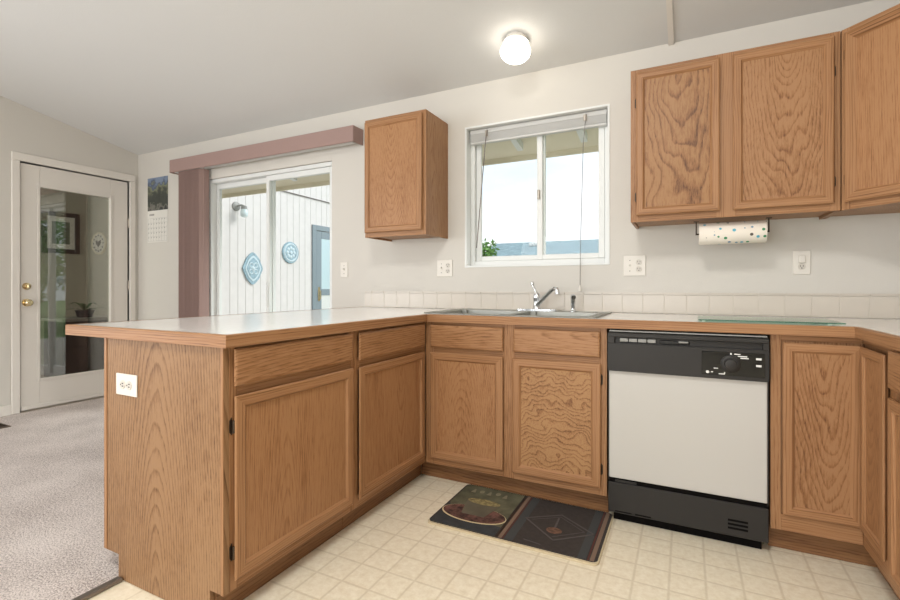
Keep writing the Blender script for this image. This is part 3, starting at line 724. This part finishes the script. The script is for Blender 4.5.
# ---- outlets and switches
def outlet(name, label, c, w, h, kinds, face='y', group='wall outlets and switches', horiz=False):
    """c centre on wall; plate faces -y. kinds: list of (dx, 'duplex'|'toggle'|'single'|'blank')"""
    t = thing(name, label, 'outlet' if 'outlet' in name else 'switch', c, 0)
    MB().box(-w / 2, w / 2, -.006, -.0005, -h / 2, h / 2, .002).build('cover_plate', M['plate'], t)
    for dx, k in kinds:
        if k == 'toggle':
            MB().box(dx - .0055, dx + .0055, -.008, -.005, -.013, .013).build('toggle_slot', M['plate'], t)
            MB().prism([(-.006, -.004), (-.018, .004), (-.018, .009), (-.006, .006)], dx - .004, dx + .004, axis='x').build('toggle', M['plate'], t)
            for s_ in (-1, 1): MB().lathe([(0, -.0075), (.0025, -.0075), (.0025, -.0055)], (dx, 0, s_ * .03), axis='y', n=8).build('screw', M['slot'], t)
        elif k == 'duplex':
            for s_ in (-1, 1):
                ox, oz = (s_ * .0195, 0) if horiz else (0, s_ * .0195)
                r_ = MB().lathe([(0, -.0085), (.0155, -.0085), (.0165, -.0055)], (dx + ox, 0, oz), axis='y', n=20).build('receptacle', M['recept'], t)
                mb = MB()
                if horiz:
                    mb.box(dx + ox - .001, dx + ox + .008, -.0095, -.0083, .0035, .0065); mb.box(dx + ox - .001, dx + ox + .008, -.0095, -.0083, -.0065, -.0035)
                    mb.lathe([(0, -.0092), (.0026, -.0092), (.0026, -.0083)], (dx + ox - .0085, 0, 0), axis='y', n=8)
                else:
                    mb.box(dx - .0068, dx - .0046, -.0092, -.0083, oz - .001, oz + .0075); mb.box(dx + .0046, dx + .0068, -.0092, -.0083, oz - .001, oz + .0075)
                    mb.lathe([(0, -.0092), (.0028, -.0092), (.0028, -.0083)], (dx, 0, oz - .0075), axis='y', n=8)
                mb.build('slots', M['slot'], r_)
        elif k == 'blank':
            MB().box(dx - .014, dx + .014, -.02, -.005, -.002, .034, .003).build('plugged_cover', M['plate'], t)
            r_ = MB().lathe([(0, -.0085), (.0155, -.0085), (.0165, -.0055)], (dx, 0, -.02), axis='y', n=20).build('receptacle', M['recept'], t)
            mb = MB(); mb.box(dx - .0068, dx - .0046, -.0092, -.0083, -.021, -.0125); mb.box(dx + .0046, dx + .0068, -.0092, -.0083, -.021, -.0125); mb.lathe([(0, -.0092), (.0028, -.0092), (.0028, -.0083)], (dx, 0, -.0275), axis='y', n=8)
            mb.build('slots', M['slot'], r_)
    return t
outlet('light_switch', 'narrow switch plate beside the sliding door, left of the small wall cabinet', (-1.058, 0, 1.195), .07, .115, [(0, 'toggle')])
outlet('wall_outlet', 'double switch-and-outlet plate left of the sink window, below the small cabinet', (-.192, 0, 1.19), .118, .115, [(-.024, 'toggle'), (.024, 'duplex')])
outlet('wall_outlet', 'square double outlet plate right of the sink window, above the dishwasher', (1.02, 0, 1.183), .118, .117, [(-.024, 'toggle'), (.024, 'duplex')])
outlet('wall_outlet', 'single outlet plate with a plug-in block, under the double wall cabinet at right', (1.793, 0, 1.183), .072, .117, [(0, 'blank')])
outlet('wall_outlet', 'horizontal white outlet plate on the end panel of the peninsula', (-.510, PY - .0, .711), .125, .077, [(0, 'duplex')], horiz=True)

# ---- calendar
CA = thing('wall_calendar', 'wall calendar with a dark landscape picture above the month sheet, by the pink blinds', 'calendar', (-3.375, 0, 1.505))
def cal_mat():
    m = bpy.data.materials.new('calendar_picture'); m.use_nodes = True; n = m.node_tree; p = n.nodes['Principled BSDF']
    t = n.nodes.new('ShaderNodeTexCoord'); s = n.nodes.new('ShaderNodeSeparateXYZ'); n.links.new(t.outputs['Object'], s.inputs[0])
    z = n.nodes.new('ShaderNodeTexNoise'); z.inputs['Scale'].default_value = 14; z.inputs['Detail'].default_value = 5; n.links.new(t.outputs['Object'], z.inputs['Vector'])
    h = mth(n, 'ADD', s.outputs['Z'], mth(n, 'MULTIPLY', mth(n, 'SUBTRACT', z.outputs['Fac'], .5), .35))
    r = n.nodes.new('ShaderNodeValToRGB'); c = r.color_ramp
    c.elements[0].position = 0.31; c.elements[0].color = srgb(40, 44, 46); c.elements[1].position = .62; c.elements[1].color = srgb(120, 136, 160)
    for pos, col in ((.35, srgb(120, 118, 110)), (.38, srgb(46, 52, 44)), (.48, srgb(60, 64, 60)), (.54, srgb(128, 132, 104)), (.57, srgb(72, 84, 108))):
        q = c.elements.new(pos); q.color = col
    n.links.new(h, r.inputs['Fac']); n.links.new(r.outputs[0], p.inputs['Base Color']); p.inputs['Roughness'].default_value = .35
    return m
mb = MB(); mb.box(-.165, .155, -.004, -.001, .315, .64); mb.build('picture_page', cal_mat(), CA)
mb = MB(); mb.box(-.165, .155, -.004, -.001, -.0, .313); sh = mb.build('month_page', M['paper'], CA)
mb = MB()
for k in range(6): mb.box(-.155, .145, -.0046, -.004, .012 + k * .045, .0132 + k * .045)
for k in range(8): mb.box(-.155 + k * .0427, -.1538 + k * .0427, -.0046, -.004, .012, .238)
mb.build('grid_lines', M['greyplastic'], sh)
mb = MB()
for k in range(4): mb.box(-.13 + k * .02, -.12 + k * .02, -.0046, -.004, .266, .282)
for x_ in range(7):
    for z_ in range(5):
        if (z_ == 4 and x_ < 2) or (z_ == 0 and x_ > 4): continue
        MB().box(-.150 + x_ * .0427, -.143 + x_ * .0427, -.0046, -.004, .044 + z_ * .045, .051 + z_ * .045).build('printed_numeral', M['ink'], sh)
mb.build('month_heading', M['ink'], sh)

# ---- vertical blind with pink valance
VB = thing('vertical_blind', 'dusty pink vertical blind with long valance, gathered at the left of the sliding door', 'blind', (-2.7, -.06, 0))
LV = (-2.7, -.06, 0)
mb = MB(); mb.box(-3.01, -.880, -.122, -.112, 2.122, 2.240, .003); mb.box(-3.01, -3.0, -.112, -.001, 2.122, 2.240, .002); mb.box(-.890, -.880, -.112, -.001, 2.122, 2.240, .002)
rel(mb, LV).build('valance', M['pink'], VB)
mb = MB(); mb.box(-2.98, -.91, -.095, -.05, 2.125, 2.16, .003); mb.box(-2.6, -2.57, -.05, 0, 2.14, 2.155); mb.box(-1.3, -1.27, -.05, 0, 2.14, 2.155)
rel(mb, LV).build('track', M['blindw'], VB)
nv = 17
for k in range(nv):
    x_ = -2.885 + k * (.29 / (nv - 1)); a_ = R(rnd.uniform(78, 86)) if k < nv - 1 else R(78)
    dx, dy = .044 * math.cos(a_), .044 * math.sin(a_); mb = MB()
    pts = []
    for s_, bow in ((-1, 0), (-.5, .004), (0, .0055), (.5, .004), (1, 0)): pts.append((x_ + dx * s_ + bow, -.068 + dy * s_))
    pts2 = [(p_[0] + .0012, p_[1]) for p_ in pts[::-1]]
    mb.prism(pts + pts2, .035, 2.122)
    rel(mb, LV).build('vane', M['pink'], VB)
mb = MB(); mb.tube([(-2.56, -.1, 2.13), (-2.555, -.1, 1.5), (-2.553, -.1, 1.0)], .003, 6); rel(mb, LV).build('pull_cord', M['pink'], VB)

# ---- raised mini blind at the sink window
MN = thing('mini_blind', 'grey mini blind pulled up at the top of the sink window with two hanging cords', 'blind', (.42, .03, 2.08))
LM = (.42, .03, 2.08)
rel(MB().box(WX0 + .014, WX1 - .014, .034, .066, 2.084, 2.113, .002), LM).build('headrail', M['blindw'], MN)
mb = MB()
for k in range(9):
    z_ = 2.078 - k * .0052
    mb.prism([(.034, z_), (.050, z_ + .0025), (.066, z_), (.066, z_ + .0036), (.050, z_ + .0061), (.034, z_ + .0036)], WX0 + .016, WX1 - .016, axis='x')
rel(mb, LM).build('stacked_slats', M['blindw'], MN)
rel(MB().box(WX0 + .014, WX1 - .014, .034, .066, 2.020, 2.036, .003), LM).build('bottom_rail', M['blindw'], MN)
mb = MB(); mb.tube([(.108, .026, 2.10), (.105, .012, 2.05), (.045, -.004, 1.32)], .0032, 8); rel(mb, LM).build('tilt_wand', M['cord'], MN)
mb = MB(); mb.tube([(.745, .026, 2.10), (.735, -.004, 1.9), (.722, -.02, 1.3), (.720, -.022, 1.07)], .0018, 6); rel(mb, LM).build('lift_cord', M['cord'], MN)
mb = MB(); mb.lathe([(0, .035), (.004, .033), (.008, .012), (.009, 0), (0, 0)], (.720, -.022, 1.038), 12); rel(mb, LM).build('tassel', M['plate'], MN)
for x_ in (.10, .74):
    rel(MB().box(x_ - .010, x_ + .010, .028, .034, 2.06, 2.10, .002), LM).build('clip', M['hingew'], MN)

# ---- ceiling light
LX, LY = .422, -.31; LZ = ceil_z(LY)
CL = thing('ceiling_light', 'lit round white globe ceiling light in front of the sink window', 'ceiling light', (LX, LY, LZ))
CL.rotation_euler = (math.atan(-.2), 0, 0); CL.scale = (.93, .93, .93)
MB().lathe([(0, -.001), (.066, -.001), (.068, -.012), (.078, -.030), (.080, -.036), (0, -.036)], n=32).build('metal_base', M['trimw'], CL)
pr = [(0.0, -.036), (.07, -.037)] + [(.093 * math.sin(t), -.088 - .056 * math.cos(t)) for t in [R(180 - 48 - k * 13.2) for k in range(11)]]
pr = [(0.0, -.036), (.07, -.037)] + [(.092 * math.sin(R(a_)), -.088 + .056 * math.cos(R(a_))) for a_ in range(50, 181, 10)]
MB().lathe(pr, n=36).build('glass_globe', mat('lit_globe', (1, .93, .82, 1), .3, emit=5.5), CL)

# ---- paper towel holder and roll
TR = thing('paper_towel_roll', 'white paper towel roll with coloured dots under the double wall cabinet', 'paper towels', (1.48, -.2, 1.325))
def dots():
    m = bpy.data.materials.new('printed_towel'); m.use_nodes = True; n = m.node_tree; p = n.nodes['Principled BSDF']
    t = n.nodes.new('ShaderNodeTexCoord'); v = n.nodes.new('ShaderNodeTexVoronoi'); v.inputs['Scale'].default_value = 32; v.inputs['Randomness'].default_value = .7
    n.links.new(t.outputs['Object'], v.inputs['Vector'])
    dot = mth(n, 'LESS_THAN', v.outputs['Distance'], .24)
    r = n.nodes.new('ShaderNodeValToRGB'); r.color_ramp.interpolation = 'CONSTANT'; s = n.nodes.new('ShaderNodeSeparateColor'); n.links.new(v.outputs['Color'], s.inputs[0])
    r.color_ramp.elements[0].color = srgb(74, 140, 100); r.color_ramp.elements[1].position = .3; r.color_ramp.elements[1].color = srgb(92, 170, 190)
    for pos, c in ((.6, srgb(90, 80, 74)), (.8, srgb(120, 150, 170))): q = r.color_ramp.elements.new(pos); q.color = c
    n.links.new(s.outputs[0], r.inputs['Fac'])
    x = n.nodes.new('ShaderNodeMix'); x.data_type = 'RGBA'; n.links.new(dot, x.inputs[0]); x.inputs[6].default_value = srgb(234, 226, 214); n.links.new(r.outputs[0], x.inputs[7])
    n.links.new(x.outputs[2], p.inputs['Base Color']); p.inputs['Roughness'].default_value = .9; return m
MB().lathe([(.02, -.14), (.052, -.14), (.053, -.138), (.053, .138), (.052, .14), (.02, .14), (.02, -.14)], axis='x', n=40).build('towel_roll', dots(), TR)
TH = thing('towel_holder', 'thin wire paper towel holder screwed under the double wall cabinet', 'towel holder', (1.48, -.2, 1.39))
mb = MB(); mb.tube([(-.155, 0, -.065), (.155, 0, -.065)], .004, 8); mb.build('rod', M['bronze'], TH)
for s_ in (-1, 1):
    mb = MB(); mb.tube([(s_ * .152, 0, -.069), (s_ * .152, 0, -.002)], .003, 8); mb.box(s_ * .152 - .012, s_ * .152 + .012, -.012, .012, -.004, -.0005, .001); mb.build('bracket', M['bronze'], TH)

# ---- floor mat
MT = thing('floor_mat', 'dark cushioned kitchen mat printed with a coffee cup, in front of the sink cabinet', 'mat', (.613, -.8, 0))
def rrect(x0, x1, y0, y1, r, n=6):
    P = []
    for cx_, cy_, a0 in ((x1 - r, y0 + r, -90), (x1 - r, y1 - r, 0), (x0 + r, y1 - r, 90), (x0 + r, y0 + r, 180)):
        for k in range(n + 1): a_ = R(a0 + 90 * k / n); P.append((cx_ + r * math.cos(a_), cy_ + r * math.sin(a_)))
    return P
MC = (.613, -.8, 0); mx0, mx1, my0, my1 = .238, .985, -1.022, -.572
rel(MB().prism(rrect(mx0, mx1, my0, my1, .025), .001, .009), MC).build('backing', mat('mat_backing', srgb(206, 190, 158), .9), MT)
rel(MB().prism(rrect(mx0 + .004, mx1 - .006, my0 + .011, my1 - .004, .022), .009, .0125), MC).build('top_fabric', mat('mat_border', srgb(56, 50, 47), .9, noise_amt=.15, noise_scale=60), MT)
def flat(name, pts, z, m, th=.0006): rel(MB().prism(pts, z, z + th), MC).build(name, m, MT)
A = mat('mat_olive', srgb(92, 90, 70), .9, noise_amt=.35, noise_scale=16)
z1_ = .0126
flat('picture_ground', [(mx0 + .012, my0 + .012), (.56, my0 + .012), (.56, my1 - .01), (mx0 + .012, my1 - .01)], z1_, A)
flat('picture_shade', [(mx0 + .012, my0 + .012), (.56, my0 + .012), (.56, -.93), (.45, -.925), (.3, -.90), (mx0 + .012, -.80)], z1_ + .0006, mat('mat_slate', srgb(52, 54, 56), .9, noise_amt=.2))
def ell(cx_, cy_, a_, b_, n=40, t0=0, t1=360): return [(cx_ + a_ * math.cos(R(t0 + (t1 - t0) * k / n)), cy_ + b_ * math.sin(R(t0 + (t1 - t0) * k / n))) for k in range(n if t1 - t0 == 360 else n + 1)]
flat('saucer_rim', ell(.405, -.872, .158, .078), z1_ + .0012, mat('mat_cream', srgb(206, 190, 150), .9))
flat('saucer', ell(.405, -.869, .153, .073), z1_ + .0018, mat('mat_maroon', srgb(92, 62, 54), .9, noise_amt=.75, noise_scale=38))
flat('cup', [(.35, -.885), (.46, -.885), (.48, -.80), (.49, -.745), (.32, -.745), (.33, -.80)], z1_ + .0024, mat('mat_cup', srgb(96, 90, 74), .9, noise_amt=.25, noise_scale=8))
flat('coffee', ell(.405, -.745, .084, .028), z1_ + .003, mat('mat_coffee', srgb(136, 124, 84), .9, noise_amt=.5, noise_scale=60))
for k in range(5):
    cx_ = .31 + .042 * k; flat('lettering', ell(cx_, -.642 + .004 * k, .013, .017, 12), z1_ + .0012, mat('mat_lettering_%d' % k, srgb(134, 126, 100), .9)) if k % 2 else flat('lettering', [(cx_ - .012, -.66), (cx_ + .012, -.66), (cx_ + .004, -.622), (cx_ - .004, -.622)], z1_ + .0012, mat('mat_letter_tone_%d' % k, srgb(130, 122, 98), .9))
tanm = mat('mat_tan', srgb(122, 100, 84), .9); grey = mat('mat_grey', srgb(62, 64, 64), .9); chal = mat('mat_chalk', srgb(84, 78, 76), .9); cop = mat('mat_copper', srgb(104, 76, 60), .9, noise_amt=.5, noise_scale=60)
for (a, b, m_) in ((.566, .574, M['darkwood']), (.576, .592, tanm), (.594, .600, mat('mat_red', srgb(84, 44, 38), .9)), (.603, .64, grey), (.905, .938, grey), (.942, .948, mat('mat_red_line', srgb(84, 44, 38), .9)), (.952, .968, tanm)):
    flat('stripe', [(a, my0 + .012), (b, my0 + .012), (b, my1 - .01), (a, my1 - .01)], z1_, m_)
def strip(name, P, wd, z, m_):
    for (a, b) in zip(P[:-1], P[1:]):
        d = Vector((b[0] - a[0], b[1] - a[1])).normalized() * wd / 2; nn = Vector((-d.y, d.x))
        flat(name, [(a[0] - nn.x - d.x, a[1] - nn.y - d.y), (b[0] - nn.x + d.x, b[1] - nn.y + d.y), (b[0] + nn.x + d.x, b[1] + nn.y + d.y), (a[0] + nn.x - d.x, a[1] + nn.y - d.y)], z, m_)
strip('diamond_line', [(.79, -.93), (.934, -.809), (.773, -.699), (.632, -.796), (.79, -.93)], .007, z1_ + .0006, chal)
strip('diamond_line', [(.78, -.905), (.895, -.808), (.773, -.72), (.665, -.796)], .003, z1_ + .0006, chal)
flat('pot_motif', ell(.775, -.853, .034, .026, 18), z1_ + .0012, cop)
strip('pot_handle', [(.772, -.83), (.769, -.738)], .008, z1_ + .0006, chal)
strip('script_line', [(.68, -.975), (.75, -.985)], .005, z1_ + .0006, chal)

# ---- floor register
FV = thing('floor_vent', 'small dark floor register in the carpet near the glazed door', 'vent', (-3.45, -1.22, .006))
MB().box(-.13, .17, -.055, .055, 0, .005, .002).build('grille_frame', mat('vent_brown', srgb(88, 70, 58), .5, metal=.4), FV)
mb = MB()
for k in range(14): mb.box(-.11 + k * .019, -.101 + k * .019, -.042, .042, .0045, .0056)
mb.build('grille_slots', M['dark'], FV)

# ================================================================ ROOM BEYOND THE GLAZED DOOR
BX0, BX1, BY0, BY1 = -6.5, XL - .11, -3.0, .88
struct('floor_back_room', MB().box(BX0 - .1, BX1, BY0 - .1, BY1 + .1, -.08, .0), M['carpet'])
mb = MB(); mb.box(BX0 - .1, BX0, BY0 - .1, BY1 + .1, 0, 2.5); mb.box(BX0, BX1, BY0 - .1, BY0, 0, .9); mb.box(BX0, BX0 + .9, BY0 - .1, BY0, .9, 2.1); mb.box(BX1 - .5, BX1, BY0 - .1, BY0, .9, 2.1); mb.box(BX0, BX1, BY0 - .1, BY0, 2.1, 2.5)
struct('wall_back_room', mb, M['roomwall'])
struct('wall_back_room_north', MB().box(BX0, -4.02, BY1, BY1 + .1, 0, 2.5), M['roomwall'])
struct('ceiling_back_room', MB().box(BX0 - .1, BX1, BY0 - .1, BY1 + .1, 2.5, 2.6), M['ceil'])
PF = thing('picture_frame', 'dark-framed picture with a pale mat seen through the door glass', 'picture', (-6.5, .42, 1.53))
mb = MB()
for (a, b, c, d) in ((.0, .06, 0, .57), (.39, .45, 0, .57), (.06, .39, 0, .06), (.06, .39, .51, .57)): mb.box(.001, .025, a - .08, b - .08, c, d, .004)
mb.build('frame', M['darkwood'], PF)
MB().box(.001, .01, -.02, .31, .06, .51).build('mat_board', M['paper'], PF)
MB().box(.0095, .012, .04, .25, .13, .44).build('print', mat('print_green', srgb(96, 110, 92), .5, noise_amt=.4, noise_scale=14), PF)
WC = thing('wall_clock', 'round pale wall clock with a dark centre seen through the door glass', 'clock', (-6.14, .88, 1.68))
MB().lathe([(0, -.02), (.13, -.02), (.145, -.03), (.155, -.02), (.155, -.001), (0, -.001)], axis='y', n=32).build('clock_case', M['soffit'], WC)
MB().lathe([(0, -.023), (.125, -.023), (.125, -.019)], axis='y', n=32).build('clock_face', M['paper'], WC)
mb = MB()
for k in range(12):
    a_ = R(30 * k); mb.lathe([(0, -.026), (.012, -.026), (.012, -.022)], (.105 * math.cos(a_), 0, .105 * math.sin(a_)), axis='y', n=8)
mb.build('hour_marks', M['ink'], WC)
mb = MB(); mb.prism([(-.05, .045), (0, .02), (.05, .045), (.055, .0), (0, -.055), (-.055, 0)], -.027, -.0225, axis='y'); mb.build('dark_motif', M['darkwood'], WC)
WC.scale = (1.15, 1, 1.05)
SBD = thing('sideboard', 'dark wooden sideboard seen through the door glass', 'sideboard', (-4.95, .12, 0))
mb = MB(); mb.box(-.22, .2, -.30, .52, .06, .68, .004); mb.build('body', M['darkwood'], SBD)
MB().box(-.24, .22, -.32, .54, .681, .715, .004).build('worktop', mat('pale_top', srgb(150, 148, 142), .3), SBD)
for s_ in (-.3, .11):
    d = MB().box(.2, .215, s_ + .01, s_ + .4, .08, .66, .003).build('door', M['darkwood'], SBD)
    MB().lathe([(0, .03), (.012, .028), (.014, .02), (.006, .01), (.006, 0)], (.215, s_ + (.36 if s_ < 0 else .05), .5), axis='x', n=12).build('knob', M['hingew'], d)
for a in ((-.2, -.28), (.16, -.28), (-.2, .46), (.16, .46)): MB().box(a[0], a[0] + .04, a[1], a[1] + .04, .001, .06).build('foot', M['darkwood'], SBD)
PL = thing('potted_plant', 'dark arching-leaf plant in a low pot on the sideboard', 'plant', (-4.95, .12, .715))
MB().lathe([(0, .001), (.07, .001), (.095, .08), (.09, .08), (.0, .07)], n=20).build('pot', M['ink'], PL)
for k in range(9):
    a_ = R(40 * k + rnd.uniform(-10, 10)); l_ = rnd.uniform(.18, .30); h_ = rnd.uniform(.03, .10); mb = MB(); vs = []
    for j in range(8):
        t_ = j / 7; cx_ = l_ * t_; cz_ = .07 + h_ * math.sin(math.pi * min(1, t_ * 1.05) * .75); wd = .017 * math.sin(math.pi * (t_ * .9 + .08))
        for s_ in (-1, 1): vs.append((cx_ * math.cos(a_) - s_ * wd * math.sin(a_), cx_ * math.sin(a_) + s_ * wd * math.cos(a_), cz_))
    vs2 = [(v[0], v[1], v[2] + .002) for v in vs]
    fs = [[2 * j, 2 * j + 1, 2 * j + 3, 2 * j + 2] for j in range(7)] + [[16 + 2 * j, 18 + 2 * j, 19 + 2 * j, 17 + 2 * j] for j in range(7)]
    mb.add(vs + vs2, fs); mb.build('leaf', M['leafd'], PL)

# ================================================================ OUTDOORS
struct('ground', MB().box(-14, 40, .141, 45, -.4, -.12), M['grass'])
struct('floor_patio', MB().box(-3.87, 3.5, .15, 3.4, -.119, -.04, .005), M['concrete'])
# wing of the house with grooved siding, facing +x at x=-3.9
mb = MB(); SXX = -3.9; WY1 = 6.0
mb.box(SXX - .11, SXX - .006, .145, WY1, -.1, 3.2)
y_ = .15; DOY0, DOY1, DOZ = 2.76, 3.62, 1.97
while y_ < WY1:
    a, b = y_ + .004, y_ + .116
    if b > DOY0 - .05 and a < DOY1 + .05: mb.box(SXX - .006, SXX, a, b, DOZ + .06, 3.2)
    else: mb.box(SXX - .006, SXX, a, b, -.1, 3.2)
    y_ += .12
struct('wall_wing', mb, M['siding'])
SD = thing('storm_door', 'blue-framed white storm door with a brass handle in the siding wall outside', 'door', (SXX, 3.19, 0))
mb = MB()
for q in ((-.49, -.405, -.03, DOZ + .06), (.405, .49, -.03, DOZ + .06), (-.405, .405, DOZ - .02, DOZ + .06)): mb.box(-.005, .02, q[0], q[1], q[2], q[3], .003)
mb.build('door_casing', M['bluetrim'], SD)
mb = MB(); mb.box(-.0, .014, -.40, -.29, -.02, DOZ - .03, .003); mb.box(0, .014, .29, .40, -.02, DOZ - .03, .003)
mb.box(0, .014, -.29, .29, DOZ - .14, DOZ - .03); mb.box(0, .014, -.29, .29, .93, 1.03); mb.box(0, .014, -.29, .29, -.02, .2)
mb.build('door_frame', M['bluetrim'], SD)
MB().box(.0, .008, -.29, .29, 1.03, DOZ - .14).build('upper_pane', mat('pale_pane', srgb(198, 220, 226), .3), SD)
MB().box(.0, .008, -.29, .29, .2, .93).build('lower_panel', M['vinylw'], SD)
mb = MB(); mb.tube([(.012, -.35, 1.02), (.05, -.35, 1.0), (.05, -.35, .88), (.012, -.35, .86)], .009, 8); mb.box(.012, .02, -.37, -.33, .84, 1.06, .003); mb.build('handle', M['brass'], SD)
WL = thing('wall_lamp', 'small outdoor wall lamp with a clear glass jar shade on the siding', 'lamp', (SXX, 1.32, 2.10))
MB().lathe([(0, 0.001), (.06, .001), (.058, .015), (.02, .025), (0, .025)], axis='x', n=20).build('wall_plate', M['greyplastic'], WL)
mb = MB(); mb.tube([(.02, 0, 0), (.08, .02, .015), (.11, .035, -.0)], .012, 8); mb.lathe([(.0, .01), (.035, .0), (.04, -.04), (.0, -.04)], (.11, .035, 0), 16); mb.build('arm', M['greyplastic'], WL)
MB().lathe([(.035, -.04), (.045, -.07), (.045, -.12), (.03, -.14), (0, -.14)], (.11, .035, 0), 16).build('glass_shade', mat('frosted_jar', srgb(214, 228, 232), .2), WL)
PQ = thing('wall_plaque', 'pale blue pointed diamond-shaped plaque hung on the siding below the lamp', 'plaque', (SXX + .002, 1.573, 1.31), 0, 'blue plaques on the siding')
dm = []
for k in range(48):
    t_ = 2 * math.pi * k / 48; c_, s_ = math.cos(t_), math.sin(t_)
    rr_ = 1 / (abs(c_) ** 1.45 + abs(s_) ** 1.45) ** (1 / 1.45); dm.append((.155 * c_ * rr_ * (1 + .03 * math.cos(8 * t_)), .215 * s_ * rr_))
MB().prism(dm, .0, .02, axis='x').build('plate', M['plaque'], PQ)
MB().prism([(a * .8, b * .8) for a, b in dm], .02, .026, axis='x').build('raised_rim', M['plaquel'], PQ)
MB().prism([(a * .66, b * .66) for a, b in dm], .026, .03, axis='x').build('centre', M['plaque'], PQ)
mb = MB()
for k in range(4):
    a_ = R(90 * k + 45); mb.lathe([(.022, .03), (.03, .036), (.038, .03)], (0, .05 * math.cos(a_), .06 * math.sin(a_)), axis='x', n=14)
mb.lathe([(0, .04), (.02, .036), (.025, .03)], (0, 0, 0), axis='x', n=14); mb.build('scrolls', M['plaquel'], PQ)
PR = thing('wall_plaque', 'round pale blue plaque hung on the siding left of the storm door', 'plaque', (SXX + .002, 2.247, 1.565), 0, 'blue plaques on the siding')
MB().lathe([(0, .02), (.15, .02), (.158, .01), (.158, 0), (0, 0)], axis='x', n=36).build('plate', M['plaque'], PR)
MB().lathe([(.11, .02), (.122, .028), (.135, .02)], axis='x', n=36).build('raised_rim', M['plaquel'], PR)
mb = MB()
for k in range(8):
    a_ = R(45 * k); mb.lathe([(0, .03), (.02, .026), (.026, .02)], (0, .065 * math.cos(a_), .065 * math.sin(a_)), axis='x', n=12)
mb.lathe([(0, .034), (.024, .03), (.03, .02)], axis='x', n=12); mb.build('rosette', M['plaquel'], PR)
mb = MB(); P_ = [(SXX + .012, 1.75 + k * .3, 2.445 - .004 * k) for k in range(13)]; mb.tube(P_, .008, 6)
o = mb.build('overhead_cable', M['cord']); base(o, (SXX + .012, 3.0, 2.44)); tag(o, 'thin dark cable strung along the siding above the storm door', 'cable')

# neighbour's house: low roof seen through the sink window
NH = thing('neighbour_house', 'low neighbouring house whose grey-blue shingle roof shows through the sink window', 'house', (2.2, 7, -.12))
LN = (2.2, 7, -.12)
rx0_, rx1_ = -2.15, 9.0
mb = MB(); vs = [(rx0_, 4.6, 1.30), (rx1_, 4.6, 1.30), (rx1_ - .3, 7.0, 2.03), (-2.55, 7.0, 2.03), (rx1_, 9.4, 1.30), (rx0_ - .5, 9.4, 1.30)]
vs += [(a, b, c - .12) for a, b, c in vs]
mb.add(vs, [[0, 1, 2, 3], [3, 2, 4, 5], [6, 9, 8, 7], [9, 11, 10, 8], [0, 3, 9, 6], [3, 5, 11, 9], [1, 7, 8, 2], [2, 8, 10, 4], [0, 6, 7, 1], [5, 4, 10, 11]])
rel(mb, LN).build('roof', M['roof'], NH)
mb = MB(); mb.box(-1.7, 8.6, 5.0, 9.0, -.12, 1.28); rel(mb, LN).build('wall', M['siding'], NH)
for x_ in (-1.5, .0, .9):
    mb = MB(); mb.tube([(x_ - .12, 6.6, 1.93), (x_ + .12, 6.6, 1.95)], .05, 8); rel(mb, LN).build('roof_vent', M['vinylw'], NH)

def foliage(name, label, cat, c, rad, n, m_, trunk_h, seed, group=None, lsz=.07):
    r_ = random.Random(seed); t = thing(name, label, cat, (c[0], c[1], -.12), 0, group)
    mb = MB()
    for k in range(n):
        d = Vector((r_.gauss(0, 1), r_.gauss(0, 1), r_.gauss(0, 1))).normalized(); q = r_.random() ** .4
        bump = 1 + .35 * noise.noise(d * 2.2 + Vector((seed, 0, 0)))
        p = Vector((c[0] + d.x * rad[0] * q * bump, c[1] + d.y * rad[1] * q * bump, c[2] + d.z * rad[2] * q * bump))
        a = Vector((r_.gauss(0, 1), r_.gauss(0, 1), r_.gauss(0, .6))).normalized(); b = a.cross(Vector((r_.gauss(0, 1), r_.gauss(0, 1), r_.gauss(0, 1)))).normalized()
        s_ = lsz * r_.uniform(.6, 1.3)
        mb.add([p - a * s_, p + b * s_ * .4, p + a * s_, p - b * s_ * .4], [[0, 1, 2, 3]])
    f = rel(mb, (c[0], c[1], -.12)).build('foliage', m_, t); f['kind'] = 'stuff'
    mb = MB(); mb.tube([(0, 0, 0.001), (.03, .02, trunk_h * .5), (0, 0, trunk_h)], [.09 * rad[0] + .02, .06 * rad[0] + .02, .03], 8); mb.build('trunk', M['bark'], t)
foliage('leafy_shrub', 'light green leafy shrub outside the sink window by the left end of the neighbour roof', 'shrub', (-1.56, 4.0, 1.38), (.25, .2, .42), 1500, M['leaf'], 1.3, 3, lsz=.045)
foliage('garden_tree', 'green garden tree reflected in the door glass, on the far lawn', 'tree', (12.5, 3.6, 2.3), (1.6, 1.4, 2.1), 5200, M['leaf'], 1.6, 11, 'garden trees on the lawn', .13)
foliage('garden_tree', 'green garden tree reflected in the door glass, on the far lawn', 'tree', (15.8, 6.6, 2.6), (1.8, 1.7, 2.3), 5200, M['leaf'], 1.6, 12, 'garden trees on the lawn', .13)
